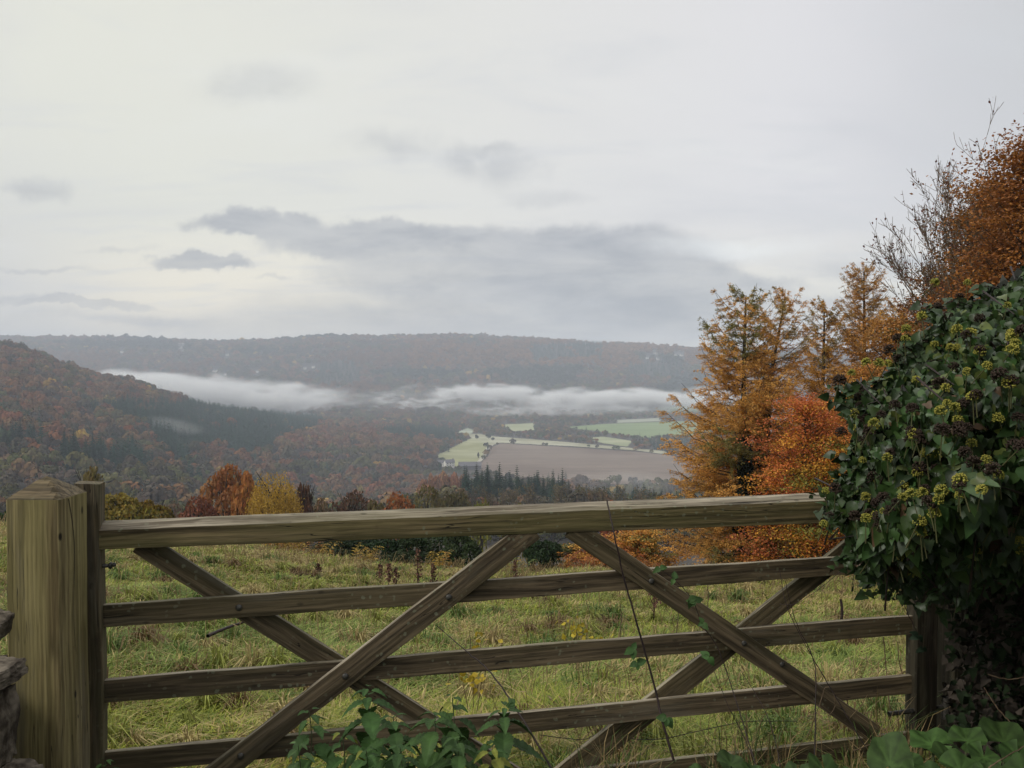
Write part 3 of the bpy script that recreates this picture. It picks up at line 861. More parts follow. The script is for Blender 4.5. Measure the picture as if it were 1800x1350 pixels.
def build_houses():
    wall = mat_simple('render_wall', (.62, .6, .55), (.75, .73, .68), 1); roof = mat_simple('slate', (.08, .08, .09), (.14, .13, .14), 1)
    dk = mat_simple('window_glass', (.02, .025, .03), (.04, .045, .05), 1, .2)
    def house(loc, L, W, Hh, rz, name, label, group=None, dormer=False):
        t = thing(name, label, 'house' if name != 'barn' else 'barn', loc, rz, group)
        V = [(-L, -W, -3), (L, -W, -3), (L, W, -3), (-L, W, -3), (-L, -W, Hh), (L, -W, Hh), (L, W, Hh), (-L, W, Hh), (-L, 0, Hh + W * .8), (L, 0, Hh + W * .8)]
        mesh('wall', V, [np.array([(0, 1, 5, 4), (2, 3, 7, 6)]), np.array([(1, 2, 6, 9, 5), (3, 0, 4, 8, 7)])], wall if name != 'barn' else roof, t)
        o = .35
        V = [(-L - o, -W - o, Hh - .2), (L + o, -W - o, Hh - .2), (L + o, 0, Hh + W * .8 + .12), (-L - o, 0, Hh + W * .8 + .12), (L + o, W + o, Hh - .2), (-L - o, W + o, Hh - .2)]
        V = V + [(a, b, c + .25) for a, b, c in V]
        mesh('roof', V, [(0, 3, 2, 1), (3, 5, 4, 2), (6, 7, 8, 9), (9, 8, 10, 11), (0, 1, 7, 6), (4, 5, 11, 10), (1, 2, 8, 7), (2, 4, 10, 8), (0, 6, 9, 3), (3, 9, 11, 5)], roof, t)
        for k in (-.55, .05, .6):
            for h in (.25, .68):
                if name == 'barn': continue
                xx, zz = k * L, h * Hh
                mesh('window', [(xx - .5, -W - .04, zz), (xx + .5, -W - .04, zz), (xx + .5, -W - .04, zz + 1.1), (xx - .5, -W - .04, zz + 1.1)], [(0, 1, 2, 3)], dk, t)
        if name != 'barn':
            V, Fc = tubes([(L * .8, 0, Hh)], [(L * .8, 0, Hh + W * .8 + 1.4)], .6, .6, 4); mesh('chimney', V, Fc, roof, t)
    rng = random.Random(4)
    names = ['white cottage above its neighbour low on the far wooded hill', 'small white cottage beside the larger one above the fog', 'white cottage highest on the wooded hill beyond the fog', 'white cottage in the trees above the broken fog', 'small white house at the lower edge of the hamlet on the far hill',
             'white house at the top of the hamlet on the far hill', 'white cottage just below the top house of the hamlet', 'long white house apart from the hamlet near the larch', 'short white wing beside the long white house near the larch', 'faint white house below the skyline beyond the russet ridge',
             'pale house touching the white cottage above the broken fog', 'tiny pale house alone on the dim wooded slope', 'tiny pale house close under the dip in the skyline']
    for k, (px, py) in enumerate(HOUSES):
        g = ground(px, py + 4, 2000, 4000); big = [1.25, .8, .8, .7, .8, 1.1, .8, 1.3, .9, .8, .6, .6, .6][k]
        house((g[0], g[1], g[2] + 1.0), 6 * big, 3.6, 5.0, rng.uniform(-.4, .4), 'cottage', names[k])
    g = ground(790, 822, 700, 2000); house((g[0], g[1], g[2] + 1), 5.5, 3.6, 5.6, .35, 'farmhouse', 'white farmhouse with slate roof at the foot of the frosty pasture')
    g = ground(778, 820, 700, 2000); house((g[0] - 2, g[1], g[2] + 1), 3.6, 2.8, 4, -.2, 'cottage', 'small pale cottage beside the farmhouse in the valley')
    g = ground(826, 825, 700, 2000); house((g[0], g[1], g[2] + 1), 13, 5, 3.5, .1, 'barn', 'long grey roofed barn at the corner of the ploughed field')
    # lone trees along the track
    for px, py, w, h, lab in ((838, 772, 4, 8, 'round dark lone tree standing in the frosty pasture away from the hedge'), (859, 772, 5, 10, 'largest dark tree of the pair at the corner where the fields meet'), (866, 775, 4, 7, 'smaller dark tree of the pair at the corner where the fields meet'),
                              (854, 786, 4.5, 8, 'round dark tree halfway up the farm track'), (841, 806, 2, 9, 'slim upright dark tree beside the farm track')):
        g = ground(px, py, 700, 2500); V, Fc, C, tr = decid_proto('x', int(px), np.array((.02, .026, .018)), n=1500, nb=9, size=.16)
        t = thing('field_tree', lab, 'tree', g); V = V * (w, w, h * .62); mesh('crown', V, Fc, M['wood_leaf'], t, C)
        mb = MB(); mb.add(*path_tube([(0, 0, -.5), (0, 0, h * .6)], [.4, .2])); mb.build('trunk', M['bark'], t)


build_houses()


# ------------------------------------------------------------------ near-belt trees beyond the field (60-130 m)
def belt_tree(px, topy, Y, w_px, col, seed, name, label, style='round', n=5200, size=.22, group=None, col2=None):
    rng = np.random.default_rng(seed); top = P(px, topy, Y); x = top[0]; g = float(H(x, Y)); h = top[2] - g; w = w_px / 2 / F * Y
    t = thing(name, label, 'bush' if 'bush' in name else 'tree', (x, Y, g), 0, group)
    mb = MB()
    if style in ('round', 'bush'):
        nb = 26
        V, Fc, C = crown(rng, nb, n, size / w, np.array(col), flat=1.0, spread=.72, jitter=.6, cvar=.2)
        zl = V[:, 2]; lo = 0 if style == 'bush' else .18; V[:, 2] = (zl - zl.min()) / (zl.max() - zl.min()) * (1 - lo) + lo
        V = V * (w / .98, w / .98, h)
        if col2 is not None:
            f = sstep(np.repeat(V[::4, 2] / h + rng.normal(size=len(V) // 4) * .15, 4), .35, .85)[:, None]
            C = C * (1 - f) + C / np.array(col) * np.array(col2) * f
        mb.add(V, Fc, C)
    elif style == 'weep':
        # hanging curtains of leaves
        nc = 420; a = rng.uniform(0, 6.28, nc); rr = rng.uniform(.15, 1, nc) ** .6 * w; zt = h * (1 - .28 * (rr / w) ** 2) * rng.uniform(.72, 1, nc)
        for i in range(nc):
            m = 26; L = rng.uniform(.25, .6) * h; s = np.linspace(0, 1, m)
            c = np.stack([math.cos(a[i]) * (rr[i] + .25 * s ** .5), math.sin(a[i]) * (rr[i] + .25 * s ** .5), zt[i] - s * L], 1) + rng.normal(size=(m, 3)) * .09
            V, Fc = quads(c, rng.normal(size=(m, 3)) + np.array([math.cos(a[i]), math.sin(a[i]), .2]), np.array([[0, 0, -1.]]) + rng.normal(size=(m, 3)) * .3, size * 1.5, size * .6)
            mb.add(V, Fc, rep(np.array(col) * rng.uniform(.7, 1.25, (m, 1)), 4))
    elif style == 'sparse':
        nb = 18; V, Fc, C = crown(rng, nb, n, size / w, np.array(col), flat=1.0, spread=.8, jitter=.9, cvar=.3)
        V = V * (w, w, 1); V[:, 2] = (V[:, 2] - V[:, 2].min()) / np.ptp(V[:, 2]) * h * .85 + h * .15; mb.add(V, Fc, C)
    mb.build('crown', M['leaf'], t)
    tb = MB(); tb.add(*path_tube([(0, 0, -.4), (.1, 0, h * .5), (0, .1, h * .8)], [h * .03, h * .02, h * .008], 7))
    for k in range(16 if style != 'sparse' else 70):
        aa = rng.uniform(0, 6.28); z0 = rng.uniform(.2, .7) * h
        e = np.array([math.cos(aa) * w * rng.uniform(.4, .9), math.sin(aa) * w * rng.uniform(.4, .9), min(z0 + h * rng.uniform(.15, .4), h * .97)])
        tb.add(*tubes([(0, 0, z0)], [e], h * .009, h * .002, 4))
    tb.build('trunk', M['bark'], t)
    return t


belt_tree(152, 818, 95, 72, (.16, .12, .025), 1, 'yellow_tree', 'small olive-yellow tree showing above the two gate posts', n=4500)
belt_tree(222, 864, 48, 110, (.055, .06, .014), 2, 'dome_bush', 'dark green dome bush with yellowing top, nearest the gate post', 'bush', n=16000, size=.14, col2=(.2, .15, .022))
belt_tree(268, 876, 50, 92, (.055, .062, .014), 3, 'dome_bush', 'lower lobe of yellow-green bush beyond the top rail, away from the post', 'bush', n=13000, size=.14, col2=(.22, .15, .02))
belt_tree(395, 814, 78, 104, (.32, .14, .04), 4, 'red_tree', 'tall copper red tree beside the yellow weeping tree', n=9000, size=.2)
belt_tree(432, 826, 76, 60, (.34, .15, .035), 41, 'orange_tree', 'narrow orange tree tucked between the copper tree and weeping tree', n=4500, size=.2)
belt_tree(352, 868, 72, 80, (.2, .075, .035), 5, 'red_bush', 'low dark red bushy tree at the foot of the copper tree', n=5000, size=.18)
belt_tree(482, 820, 70, 92, (.42, .28, .035), 6, 'weeping_tree', 'golden yellow tree with hanging foliage beside the copper tree', 'weep', size=.15)
belt_tree(538, 846, 84, 40, (.13, .055, .03), 7, 'brown_tree', 'thin red-brown tree against the weeping tree', 'sparse', n=2200, size=.17)
belt_tree(612, 858, 88, 92, (.1, .05, .03), 8, 'sparse_tree', 'half bare brown tree with dotted dark leaves above the top rail', 'sparse', n=2600, size=.2)
belt_tree(570, 872, 95, 60, (.12, .08, .035), 9, 'brown_tree', 'small tan tree between the weeping tree and the half bare tree', n=2600)
belt_tree(700, 862, 85, 84, (.2, .075, .022), 10, 'orange_tree', 'rounded orange-red tree above the middle of the top rail', n=6000)
belt_tree(655, 876, 100, 60, (.12, .09, .03), 11, 'brown_tree', 'low brown-green tree joining the orange-red tree', n=2500)
belt_tree(752, 852, 120, 80, (.12, .1, .03), 12, 'olive_tree', 'olive tree between the orange-red tree and the dark spruces', n=4000)
belt_tree(800, 858, 125, 70, (.1, .085, .03), 13, 'olive_tree', 'brownish olive tree at the near edge of the dark spruces', n=3600)
belt_tree(845, 872, 100, 56, (.15, .15, .028), 14, 'yellow_green_tree', 'small yellow-green tree in front of the slender bare trunks', n=2600)
belt_tree(905, 884, 110, 60, (.13, .12, .03), 15, 'yellow_green_tree', 'low yellowish tree at the foot of the slender bare trunks', n=2400)
belt_tree(326, 886, 90, 16, (.03, .05, .04), 16, 'grey_green_tree', 'tiny grey-green pointed tree next to the dome bush', n=1200)
belt_tree(306, 880, 130, 60, (.13, .08, .045), 17, 'tan_tree', 'low tan tree between dome bush and copper tree', n=2600)
belt_tree(1075, 880, 90, 60, (.24, .075, .03), 18, 'orange_tree', 'small bright orange tree just over the rail before the larch', n=2400)
belt_tree(1130, 888, 80, 70, (.2, .12, .035), 19, 'tan_tree', 'low tan tree just over the rail beside the larch', n=2400)
for k, (px, ty, Y, w) in enumerate(((745, 840, 430, 30), (762, 830, 440, 26), (780, 826, 450, 26), (798, 828, 450, 24), (814, 832, 455, 22))):
    belt_tree(px, ty, Y, w, (.3, .15, .08), 60 + k, 'pale_larch', 'pinkish orange larch in the clump beside the dark spruces', n=1500, size=.8, group='pinkish orange larches beside the spruces')


def bare_poles():
    rng = np.random.default_rng(9); protos = []
    for k in range(64):
        px = rng.uniform(770, 1150); Y = rng.uniform(235, 300); x = (px - 900) / F * Y; g = float(H(x, Y))
        topy = rng.uniform(858, 884); h = float(P(px, topy, Y)[2] - g)
        if k < 4:
            t = thing('slender_tree', 'slender pale bare trunk with thin brown twigs below the spruces', 'tree', (x, Y, g), 0, 'slender bare trees below the spruces')
            mb = MB(); mb.add(*path_tube([(0, 0, -.02), (.01, 0, .5), (.0, .01, 1)], [.012, .008, .003], 5)); mb.build('trunk', M['greybark'], t)
            mb = MB(); n = 150; z = rng.uniform(.45, 1, n); a = rng.uniform(0, 6.28, n); r = rng.uniform(.04, .12, n)
            p0 = np.stack([z * 0, z * 0, z], 1); p1 = p0 + np.stack([np.cos(a) * r, np.sin(a) * r, r * 1.1], 1)
            mb.add(*tubes(p0, p1, .0022, .0008, 3), (.12, .09, .06))
            V, Fc = quads(p1, rng.normal(size=(n, 3)), rng.normal(size=(n, 3)), .035, .025); mb.add(V, Fc, rep(np.array((.13, .1, .045)) * rng.uniform(.6, 1.3, (n, 1)), 4))
            mb.build('crown', M['wood_leaf'], t); t.scale = (h, h, h); protos.append(t)
        else: dup(protos[k % 4], (x, Y, g), rng.uniform(0, 6.28), (h, h, h))


bare_poles()


# ------------------------------------------------------------------ larches, beeches and the bare tree at the field edge
def larch(px, topy, Y, seed, label, wmax, col, col_top=None, lean=0.0, ivy=0.0, dens=1.0, zlow=.06):
    rng = np.random.default_rng(seed); top = P(px, topy, Y); x = top[0]; g = float(H(x, Y)); h = float(top[2] - g)
    bx = -lean
    t = thing('larch_tree', label, 'tree', (x + bx, Y, g - .1))
    s = np.linspace(0, 1, 14); tp = np.stack([lean * s ** 1.4 + .08 * np.sin(s * 5 + seed), .06 * np.sin(s * 4 + seed), s * h], 1)
    tr = h * .017 * (1 - s) ** .8 + .012
    mb = MB(); mb.add(*path_tube(tp, tr, 8)); tw = MB(); nd = MB()
    nbr = int(120 * dens * h / 9); cen, nor, tan, ln_, cc = [], [], [], [], []
    segs0, segs1, sr = [], [], []
    for i in range(nbr):
        f = zlow + (1 - zlow) * (i + rng.uniform(0, 1)) / nbr; a = rng.uniform(0, 6.28)
        L = wmax * (1 - f) ** .62 * rng.uniform(.6, 1.12) + .3
        b = np.array([np.interp(f, s, tp[:, k]) for k in range(3)])
        u = np.array([math.cos(a), math.sin(a), 0]); m = 9; q = np.linspace(0, 1, m)
        rise = rng.uniform(-.12, .18) + .55 * f
        pts = b + u * (q * L)[:, None] + np.array([0, 0, 1.]) * ((rise * q - .38 * (1 - f) * q + .42 * q ** 2.4) * L)[:, None]
        pts += rng.normal(size=(m, 3)) * .02 * L * q[:, None]
        segs0.append(pts[:-1]); segs1.append(pts[1:]); rr = .028 * (1 - q[:-1]) * L / wmax + .006; sr.append(rr)
        green = rng.random() < (.1 if f < .75 else .3)
        bc = np.array(col) * rng.uniform(.75, 1.2) if not green or col_top is None else np.array(col_top) * rng.uniform(.8, 1.2)
        nsub = int(5 + L * 9); qs = rng.uniform(.12, 1, nsub); side = rng.choice([-1, 1], nsub)
        for j in range(nsub):
            p0 = np.array([np.interp(qs[j], q, pts[:, k]) for k in range(3)]); sl_ = (.16 + .34 * (1 - qs[j])) * L * rng.uniform(.5, 1.1)
            w = np.array([-u[1], u[0], 0]) * side[j]
            d = norm(u * .75 + w * rng.uniform(.3, 1.0) + np.array([0, 0, rng.uniform(-.55, .15)]))
            mm = max(5, int(sl_ / .03)); ss = np.linspace(.02, 1, mm)[:, None]
            c = p0 + d * ss * sl_ + np.array([[0, 0, 1.]]) * (ss ** 2) * sl_ * rng.uniform(-.1, .3)
            segs0.append(c[:1] * 0 + p0); segs1.append(c[-1:]); sr.append(np.array([.006]))
            k2 = 3; c2 = np.repeat(c, k2, 0) + rng.normal(size=(mm * k2, 3)) * .028
            cen.append(c2); nor.append(rng.normal(size=(mm * k2, 3)) + [0, 0, .8]); tan.append(d + rng.normal(size=(mm * k2, 3)) * .75)
            cc.append(bc * rng.uniform(.7, 1.25, (mm * k2, 1)))
    cen = np.concatenate(cen); n = len(cen)
    V, Fc = quads(cen, np.concatenate(nor), np.concatenate(tan), rng.uniform(.05, .12, n), rng.uniform(.013, .026, n))
    nd.add(V, Fc, rep(np.concatenate(cc), 4)); nd.build('foliage', M['needle'], t)
    a0, a1, r0 = np.concatenate(segs0), np.concatenate(segs1), np.concatenate(sr)
    tw.add(*tubes(a0, a1, r0, r0 * .6, 3)); tw.build('branches', M['bark'], t)
    mb.build('trunk', M['bark'], t, True)
    if ivy > 0:
        n = 5200; f = rng.uniform(0, ivy, n) ** 1.0; a = rng.uniform(0, 6.28, n); rr = (.42 * (1 - f / ivy) + .16) * rng.uniform(.3, 1, n)
        c = np.stack([np.interp(f, s, tp[:, k]) for k in range(3)], 1) + np.stack([np.cos(a) * rr, np.sin(a) * rr, rng.normal(size=n) * .05], 1)
        V, Fc = quads(c, np.stack([np.cos(a), np.sin(a), a * 0 + .4], 1) + rng.normal(size=(n, 3)) * .4, rng.normal(size=(n, 3)), .13, .11)
        mesh('climbing_ivy', V, Fc, M['leaf'], t, rep(np.array((.012, .02, .009)) * rng.uniform(.6, 1.5, (n, 1)), 4))
    return t


OR = (.42, .185, .03)
larch(1312, 514, 26.5, 1, 'front larch with green-tinged tip and ivy-clad dark trunk', 3.1, (.7, .4, .1), (.26, .24, .08), ivy=.55, dens=1.25)
larch(1378, 516, 28.0, 2, 'orange larch leaning behind the front larch, sharing its crown', 2.9, (.66, .36, .1), (.34, .25, .08), lean=1.1, ivy=.7, dens=1.0)
larch(1446, 532, 33.0, 3, 'slim gappy larch between the front pair and the tallest larch', 2.4, (.52, .25, .055), (.3, .2, .05), ivy=.62, dens=1.15, zlow=.1)
larch(1518, 470, 34.0, 4, 'tallest orange larch, partly behind the ivy and bare branches', 3.0, (.6, .32, .09), (.46, .28, .08), ivy=.5, dens=1.5, zlow=.1)
larch(1590, 532, 31.0, 5, 'shorter brown-orange larch just behind the ivy mass', 2.4, (.42, .18, .045), (.3, .15, .04), dens=1.3, zlow=.1)


def branching(rng, base, d0, L0, r0, levels, nk=(3, 5), spread=.6, up=.25, shrink=.68, wob=.12):
    """recursive limbs; returns segment arrays and tips"""
    A, B, RA, RB, tips = [], [], [], [], []
    def go(p, d, L, r, lv):
        m = 4; q = p; dd = d
        for i in range(m):
            dd = norm(dd + rng.normal(size=3) * wob + np.array([0, 0, up * .12])); e = q + dd * L / m
            ra, rb = r * (1 - .5 * i / m), r * (1 - .5 * (i + 1) / m)
            A.append(q); B.append(e); RA.append(ra); RB.append(rb)
            if lv > 0 and i >= (1 if lv < levels else 1):
                for _ in range(rng.integers(nk[0], nk[1]) // 2 + (rng.random() < .5)):
                    nd = norm(dd + rng.normal(size=3) * spread + np.array([0, 0, up]))
                    go(e, nd, L * shrink * rng.uniform(.6, 1.05), max(rb * .55, .003), lv - 1)
            q = e
            if lv == 0: tips.append((e, dd))
    go(np.array(base, float), norm(np.array(d0, float)), L0, r0, levels)
    return np.array(A), np.array(B), np.array(RA), np.array(RB), tips


def beech(px, basey_top, Y, seed, label, h_top, radius, cols, nleaf, leaf, name='beech_tree', x_off=0.0, flatn=1.0, squash=1.0, hole=.25, cat='tree', bottom=.12):
    """layered sprays of small leaves around limbs"""
    rng = np.random.default_rng(seed); top = P(px, h_top, Y); x = top[0]; g = float(H(x, Y)); h = float(top[2] - g)
    t = thing(name, label, cat, (x, Y, g - .1))
    ns = max(60, int(nleaf / 45)); f = rng.uniform(bottom, 1, ns); a = rng.uniform(0, 6.28, ns)
    prof = np.sqrt(np.clip(1 - ((f - .42) / .6) ** 2, .02, 1)); rr = radius * prof * rng.uniform(.25, 1, ns) ** .5
    lump = 1 + .38 * np.sin(a * 3 + f * 11 + seed) + .25 * np.sin(a * 7 - f * 17) + rng.normal(size=ns) * .12
    rr *= lump; c = np.stack([np.cos(a) * rr, np.sin(a) * rr * squash, f * h * rng.uniform(.96, 1.02, ns)], 1)
    keep = rng.random(ns) > hole * (fbm(a * 2, f * 8, 1.5, 2) > .3); c, a, rr = c[keep], a[keep], rr[keep]; ns = len(c)
    per = 75; idx = np.repeat(np.arange(ns), per); n = len(idx)
    sx = radius * .2; d = np.stack([np.cos(a), np.sin(a), a * 0], 1)[idx]; sd = np.stack([-np.sin(a), np.cos(a), a * 0], 1)[idx]
    pos = c[idx] + d * (rng.normal(size=n) * sx)[:, None] + sd * (rng.normal(size=n) * sx * .8)[:, None]
    pos[:, 2] += rng.normal(size=n) * sx * .22 - np.abs(rng.normal(size=n)) * sx * .15
    N = rng.normal(size=(n, 3)) * .55 + [0, 0, 1]; V, Fc = quads(pos, N, rng.normal(size=(n, 3)), rng.uniform(.8, 1.5, n) * leaf, rng.uniform(.8, 1.3, n) * leaf * .75)
    cols = np.array(cols); k = rng.integers(0, len(cols), ns); C = cols[k][idx] * rng.uniform(.65, 1.3, (n, 1))
    mesh('foliage', V, Fc, M['leaf'], t, rep(C, 4))
    mb = MB(); sp = np.linspace(0, 1, 8); mb.add(*path_tube(np.stack([.1 * np.sin(sp * 3 + seed), .1 * np.cos(sp * 4), sp * h * .9], 1), h * .018 * (1 - sp) + .015, 7)); mb.build('trunk', M['bark'], t, True)
    mb = MB(); b0 = np.stack([c[:, 0] * .05, c[:, 1] * .05, np.maximum(c[:, 2] - rr * .7, h * .05)], 1); mid = (b0 + c) / 2 + [0, 0, -.06 * radius]
    mb.add(*tubes(b0, mid, .02 * h / 9, .012 * h / 9, 4)); mb.add(*tubes(mid, c, .012 * h / 9, .004, 3)); mb.build('branches', M['bark'], t)
    return t


beech(1420, 0, 23.5, 21, 'fiery orange-red beech bush in front of the larches, beside the ivy', 690, 1.35, [(.52, .16, .045), (.45, .13, .05), (.56, .27, .04)], 22000, .06, name='beech_bush', bottom=.02, hole=.2, cat='bush')
beech(1480, 0, 22.5, 22, 'amber and green beech bush rising behind the ivy edge', 760, 1.2, [(.55, .27, .04), (.4, .24, .04), (.2, .19, .04), (.54, .18, .04)], 19000, .06, name='beech_bush', bottom=.02, hole=.2, cat='bush')
beech(1375, 0, 24.0, 23, 'low orange beech bush below the ivy-clad larch trunk', 905, 1.0, [(.42, .15, .03), (.3, .1, .04), (.2, .13, .03)], 9000, .07, name='beech_bush', bottom=.0, hole=.3, cat='bush')
beech(1560, 0, 22.0, 24, 'dark russet beech bush behind the ivy at rail height', 800, 1.2, [(.2, .09, .025), (.1, .08, .025), (.3, .1, .03)], 12000, .07, name='beech_bush', bottom=.0, hole=.3, cat='bush')
beech(1742, 0, 19.0, 25, 'brown and orange beech whose crown stands below the bare twigs', 322, 1.35, [(.32, .15, .04), (.22, .11, .035), (.38, .19, .04), (.13, .12, .04)], 44000, .06, hole=.5)
beech(1868, 0, 15.0, 26, 'deep rust beech at the picture edge, highest foliage of all', 215, 1.75, [(.3, .12, .03), (.36, .16, .035), (.22, .09, .03)], 90000, .055, hole=.35)
beech(1680, 0, 20.0, 27, 'lower orange beech reaching out beneath the bare branches', 482, 1.25, [(.34, .14, .03), (.15, .05, .02), (.3, .13, .03)], 30000, .06, hole=.5)


def bare_tree(px, topy, Y, seed, label, L0, lean):
    rng = np.random.default_rng(seed); top = P(px, topy, Y); g = float(H(top[0], Y)); h = float(top[2] - g)
    t = thing('bare_tree', label, 'tree', (top[0] - lean[0] * 1.2, Y, g - .1))
    z0 = h * .45; sp = np.linspace(0, 1, 6)
    mb = MB(); mb.add(*path_tube(np.stack([sp * 0, sp * 0, sp * z0], 1), .13 - sp * .06, 7)); mb.build('trunk', M['greybark'], t, True)
    mb = MB(); lv = MB()
    for k in range(7):
        d = np.array([lean[0] * .35 + rng.normal() * .22, rng.normal() * .25, 1.])
        A, B, ra, rb, tips = branching(rng, (0, 0, z0), d, h * .36 * rng.uniform(.75, 1.1), .035, 3, (3, 5), .42, .35, .48, .09)
        mb.add(*tubes(A, B, np.maximum(ra * .8, .0045), np.maximum(rb * .8, .003), 4))
        tp = np.array([q[0] for q in tips])[::9]; n = len(tp)
        V, Fc = quads(tp + rng.normal(size=(n, 3)) * .04, rng.normal(size=(n, 3)), rng.normal(size=(n, 3)), .07, .045); lv.add(V, Fc, rep(np.array((.13, .035, .02)) * rng.uniform(.6, 1.3, (n, 1)), 4))
    mb.build('branches', M['drystem'], t); lv.build('foliage', M['leaf'], t)


beech(1585, 0, 26.0, 28, 'brown-orange beech filling in between the tallest larch and the ivy', 545, 1.7, [(.36, .15, .035), (.26, .12, .035), (.4, .2, .045)], 22000, .07, hole=.5)
beech(1530, 0, 25.0, 29, 'muted orange beech low behind the ivy edge and amber bush', 640, 1.5, [(.42, .17, .04), (.32, .14, .04), (.45, .24, .05)], 20000, .065, hole=.4)
beech(1062, 0, 26.0, 71, 'rust-orange beech shrub just under the top rail where the two front braces meet', 936, .8, [(.42, .15, .04), (.3, .1, .04), (.45, .24, .05)], 7000, .07, name='beech_bush', bottom=.0, hole=.2, cat='bush')
beech(1125, 0, 25.0, 72, 'golden beech shrub under the top rail beside the lowest larch boughs', 925, .8, [(.5, .24, .05), (.42, .18, .04), (.2, .16, .04)], 7000, .07, name='beech_bush', bottom=.0, hole=.2, cat='bush')
beech(1000, 0, 26.5, 73, 'small mixed green and rust shrub between evergreen bush and orange shrub', 952, .55, [(.12, .12, .04), (.3, .13, .04)], 3500, .07, name='beech_bush', bottom=.0, hole=.2, cat='bush')
bare_tree(1745, 278, 16.6, 33, 'bare twigs standing out of the top of the brown beech', 1, (.3, 0))
bare_tree(1700, 290, 18.0, 31, 'leafless grey twigs fanning between the brown beech and the slanting bare tree', 1, (0.1, 0))
bare_tree(1622, 345, 18.5, 32, 'bare slanting tree leaning out over the larches', 1, (-.9, 0))


# ------------------------------------------------------------------ bushes and bracken on the field crest
def crest_bush(px, topy, Y, w_px, col, seed, label, n=7000, size=.07, name='evergreen_bush'):
    rng = np.random.default_rng(seed); top = P(px, topy, Y); g = float(H(top[0], Y)); h = max(float(top[2] - g), .5); w = w_px / 2 / F * Y
    t = thing(name, label, 'bush', (top[0], Y, g))
    V, Fc, C = crown(rng, 18, n, size / w * 1.0, np.array(col), flat=1, spread=.75, jitter=.8, cvar=.3); V[:, 2] -= V[:, 2].min(); V[:, 2] /= V[:, 2].max()
    mesh('foliage', V * (w, w * .8, h), Fc, M['leaf'], t, C)
    m = 14; a = rng.uniform(0, 6.28, m); p1 = np.stack([np.cos(a) * w * .6, np.sin(a) * w * .5, rng.uniform(.5, .9, m) * h], 1)
    V, Fc = tubes(np.zeros((m, 3)) + [0, 0, -.05], p1, .02, .006, 4); mesh('stems', V, Fc, M['bark'], t)


crest_bush(585, 944, 25.0, 80, (.03, .045, .022), 1, 'dark evergreen bush at the field edge, far end of the row')
crest_bush(655, 938, 25.5, 110, (.022, .04, .016), 2, 'broad dark green bush in the row under the top rail', 9000)
crest_bush(735, 936, 25.5, 120, (.026, .046, .016), 3, 'leafy dark green bush in the row behind the brown dock stalks', 10000)
crest_bush(808, 936, 25.0, 90, (.035, .055, .02), 4, 'mid green bush in the row beside the long brace')
crest_bush(958, 945, 24.0, 80, (.028, .05, .02), 5, 'green bush showing between the two meeting braces', 8000)
crest_bush(700, 968, 23.5, 60, (.04, .055, .022), 6, 'low grey-green bush in front of the dark row', 4000)
crest_bush(600, 968, 23.5, 50, (.045, .058, .025), 61, 'small grey-green bush before the far end of the dark row', 3000)
crest_bush(15, 896, 40, 60, (.03, .06, .018), 7, 'green bush showing beyond the stone wall and post', 5000)


def bracken(px, basey, Y, w_px, seed, label, cols, n=26, fl=.5):
    rng = np.random.default_rng(seed); x = (px - 900) / F * Y; g = float(H(x, Y)); w = w_px / 2 / F * Y
    mb = MB()
    for k in range(n):
        a = rng.uniform(0, 6.28); b = np.array([np.clip(rng.normal() * .38, -.9, .9) * w, rng.uniform(-.3, .3), 0]); L = fl * rng.uniform(.6, 1.3)
        u = np.array([math.cos(a), math.sin(a), 0]); q = np.linspace(0, 1, 9)
        pts = b + u * (q * L * .8)[:, None] + np.array([0, 0, 1.]) * (np.sin(q * 2.2) * L * .9)[:, None]
        c = np.array(cols[rng.integers(0, len(cols))]) * rng.uniform(.7, 1.2)
        mb.add(*tubes(pts[:-1], pts[1:], .005, .004, 3), c * .5)
        for i in range(2, 9):
            for sgn in (-1, 1):
                d = norm(np.cross(u, [0, 0, 1.]) * sgn + u * .4 + np.array([0, 0, -.2])); l = L * .36 * (1 - q[i] * .75)
                V, Fc = quads(np.array([pts[i] + d * l / 2]), np.array([[0, 0, 1.]]) + rng.normal(size=(1, 3)) * .3, np.array([d]), l, l * .3); mb.add(V, Fc, c * rng.uniform(.8, 1.2))
    o = mb.build('bracken_clump', M['leaf']); o.location = (x, Y, g); tag(o, label, 'bracken')


YB = [(.4, .25, .04), (.3, .2, .04), (.35, .15, .035)]; RB = [(.36, .12, .03), (.26, .08, .03), (.4, .17, .03)]
bracken(500, 960, 23.4, 90, 1, 'yellow bracken at the field edge before the far end of the dark bushes', YB, 46)
bracken(560, 966, 23.0, 60, 2, 'straw-yellow bracken at the foot of the end evergreen bush', YB)
bracken(645, 972, 22.6, 50, 3, 'bright yellow bracken clump in front of the broad dark bush', YB)
bracken(770, 976, 22.6, 70, 4, 'golden bracken between brown dock stalks and the long brace', YB)
bracken(905, 972, 22.6, 60, 5, 'greenish yellow bracken just left of the braces meeting', [(.14, .17, .04), (.3, .2, .04)])
bracken(1020, 972, 23.2, 80, 6, 'rust orange bracken between the meeting brace and larch', RB, 40)
bracken(1085, 962, 24.0, 90, 7, 'red-orange bracken mound under the lowest larch boughs', RB, 60, .7)
bracken(1150, 985, 23.0, 100, 8, 'orange bracken in the grass below the larch', RB, 50)
bracken(1420, 990, 22.5, 160, 9, 'dark rust bracken under the beech bushes', [(.2, .08, .03), (.1, .08, .03)], 60, .6)


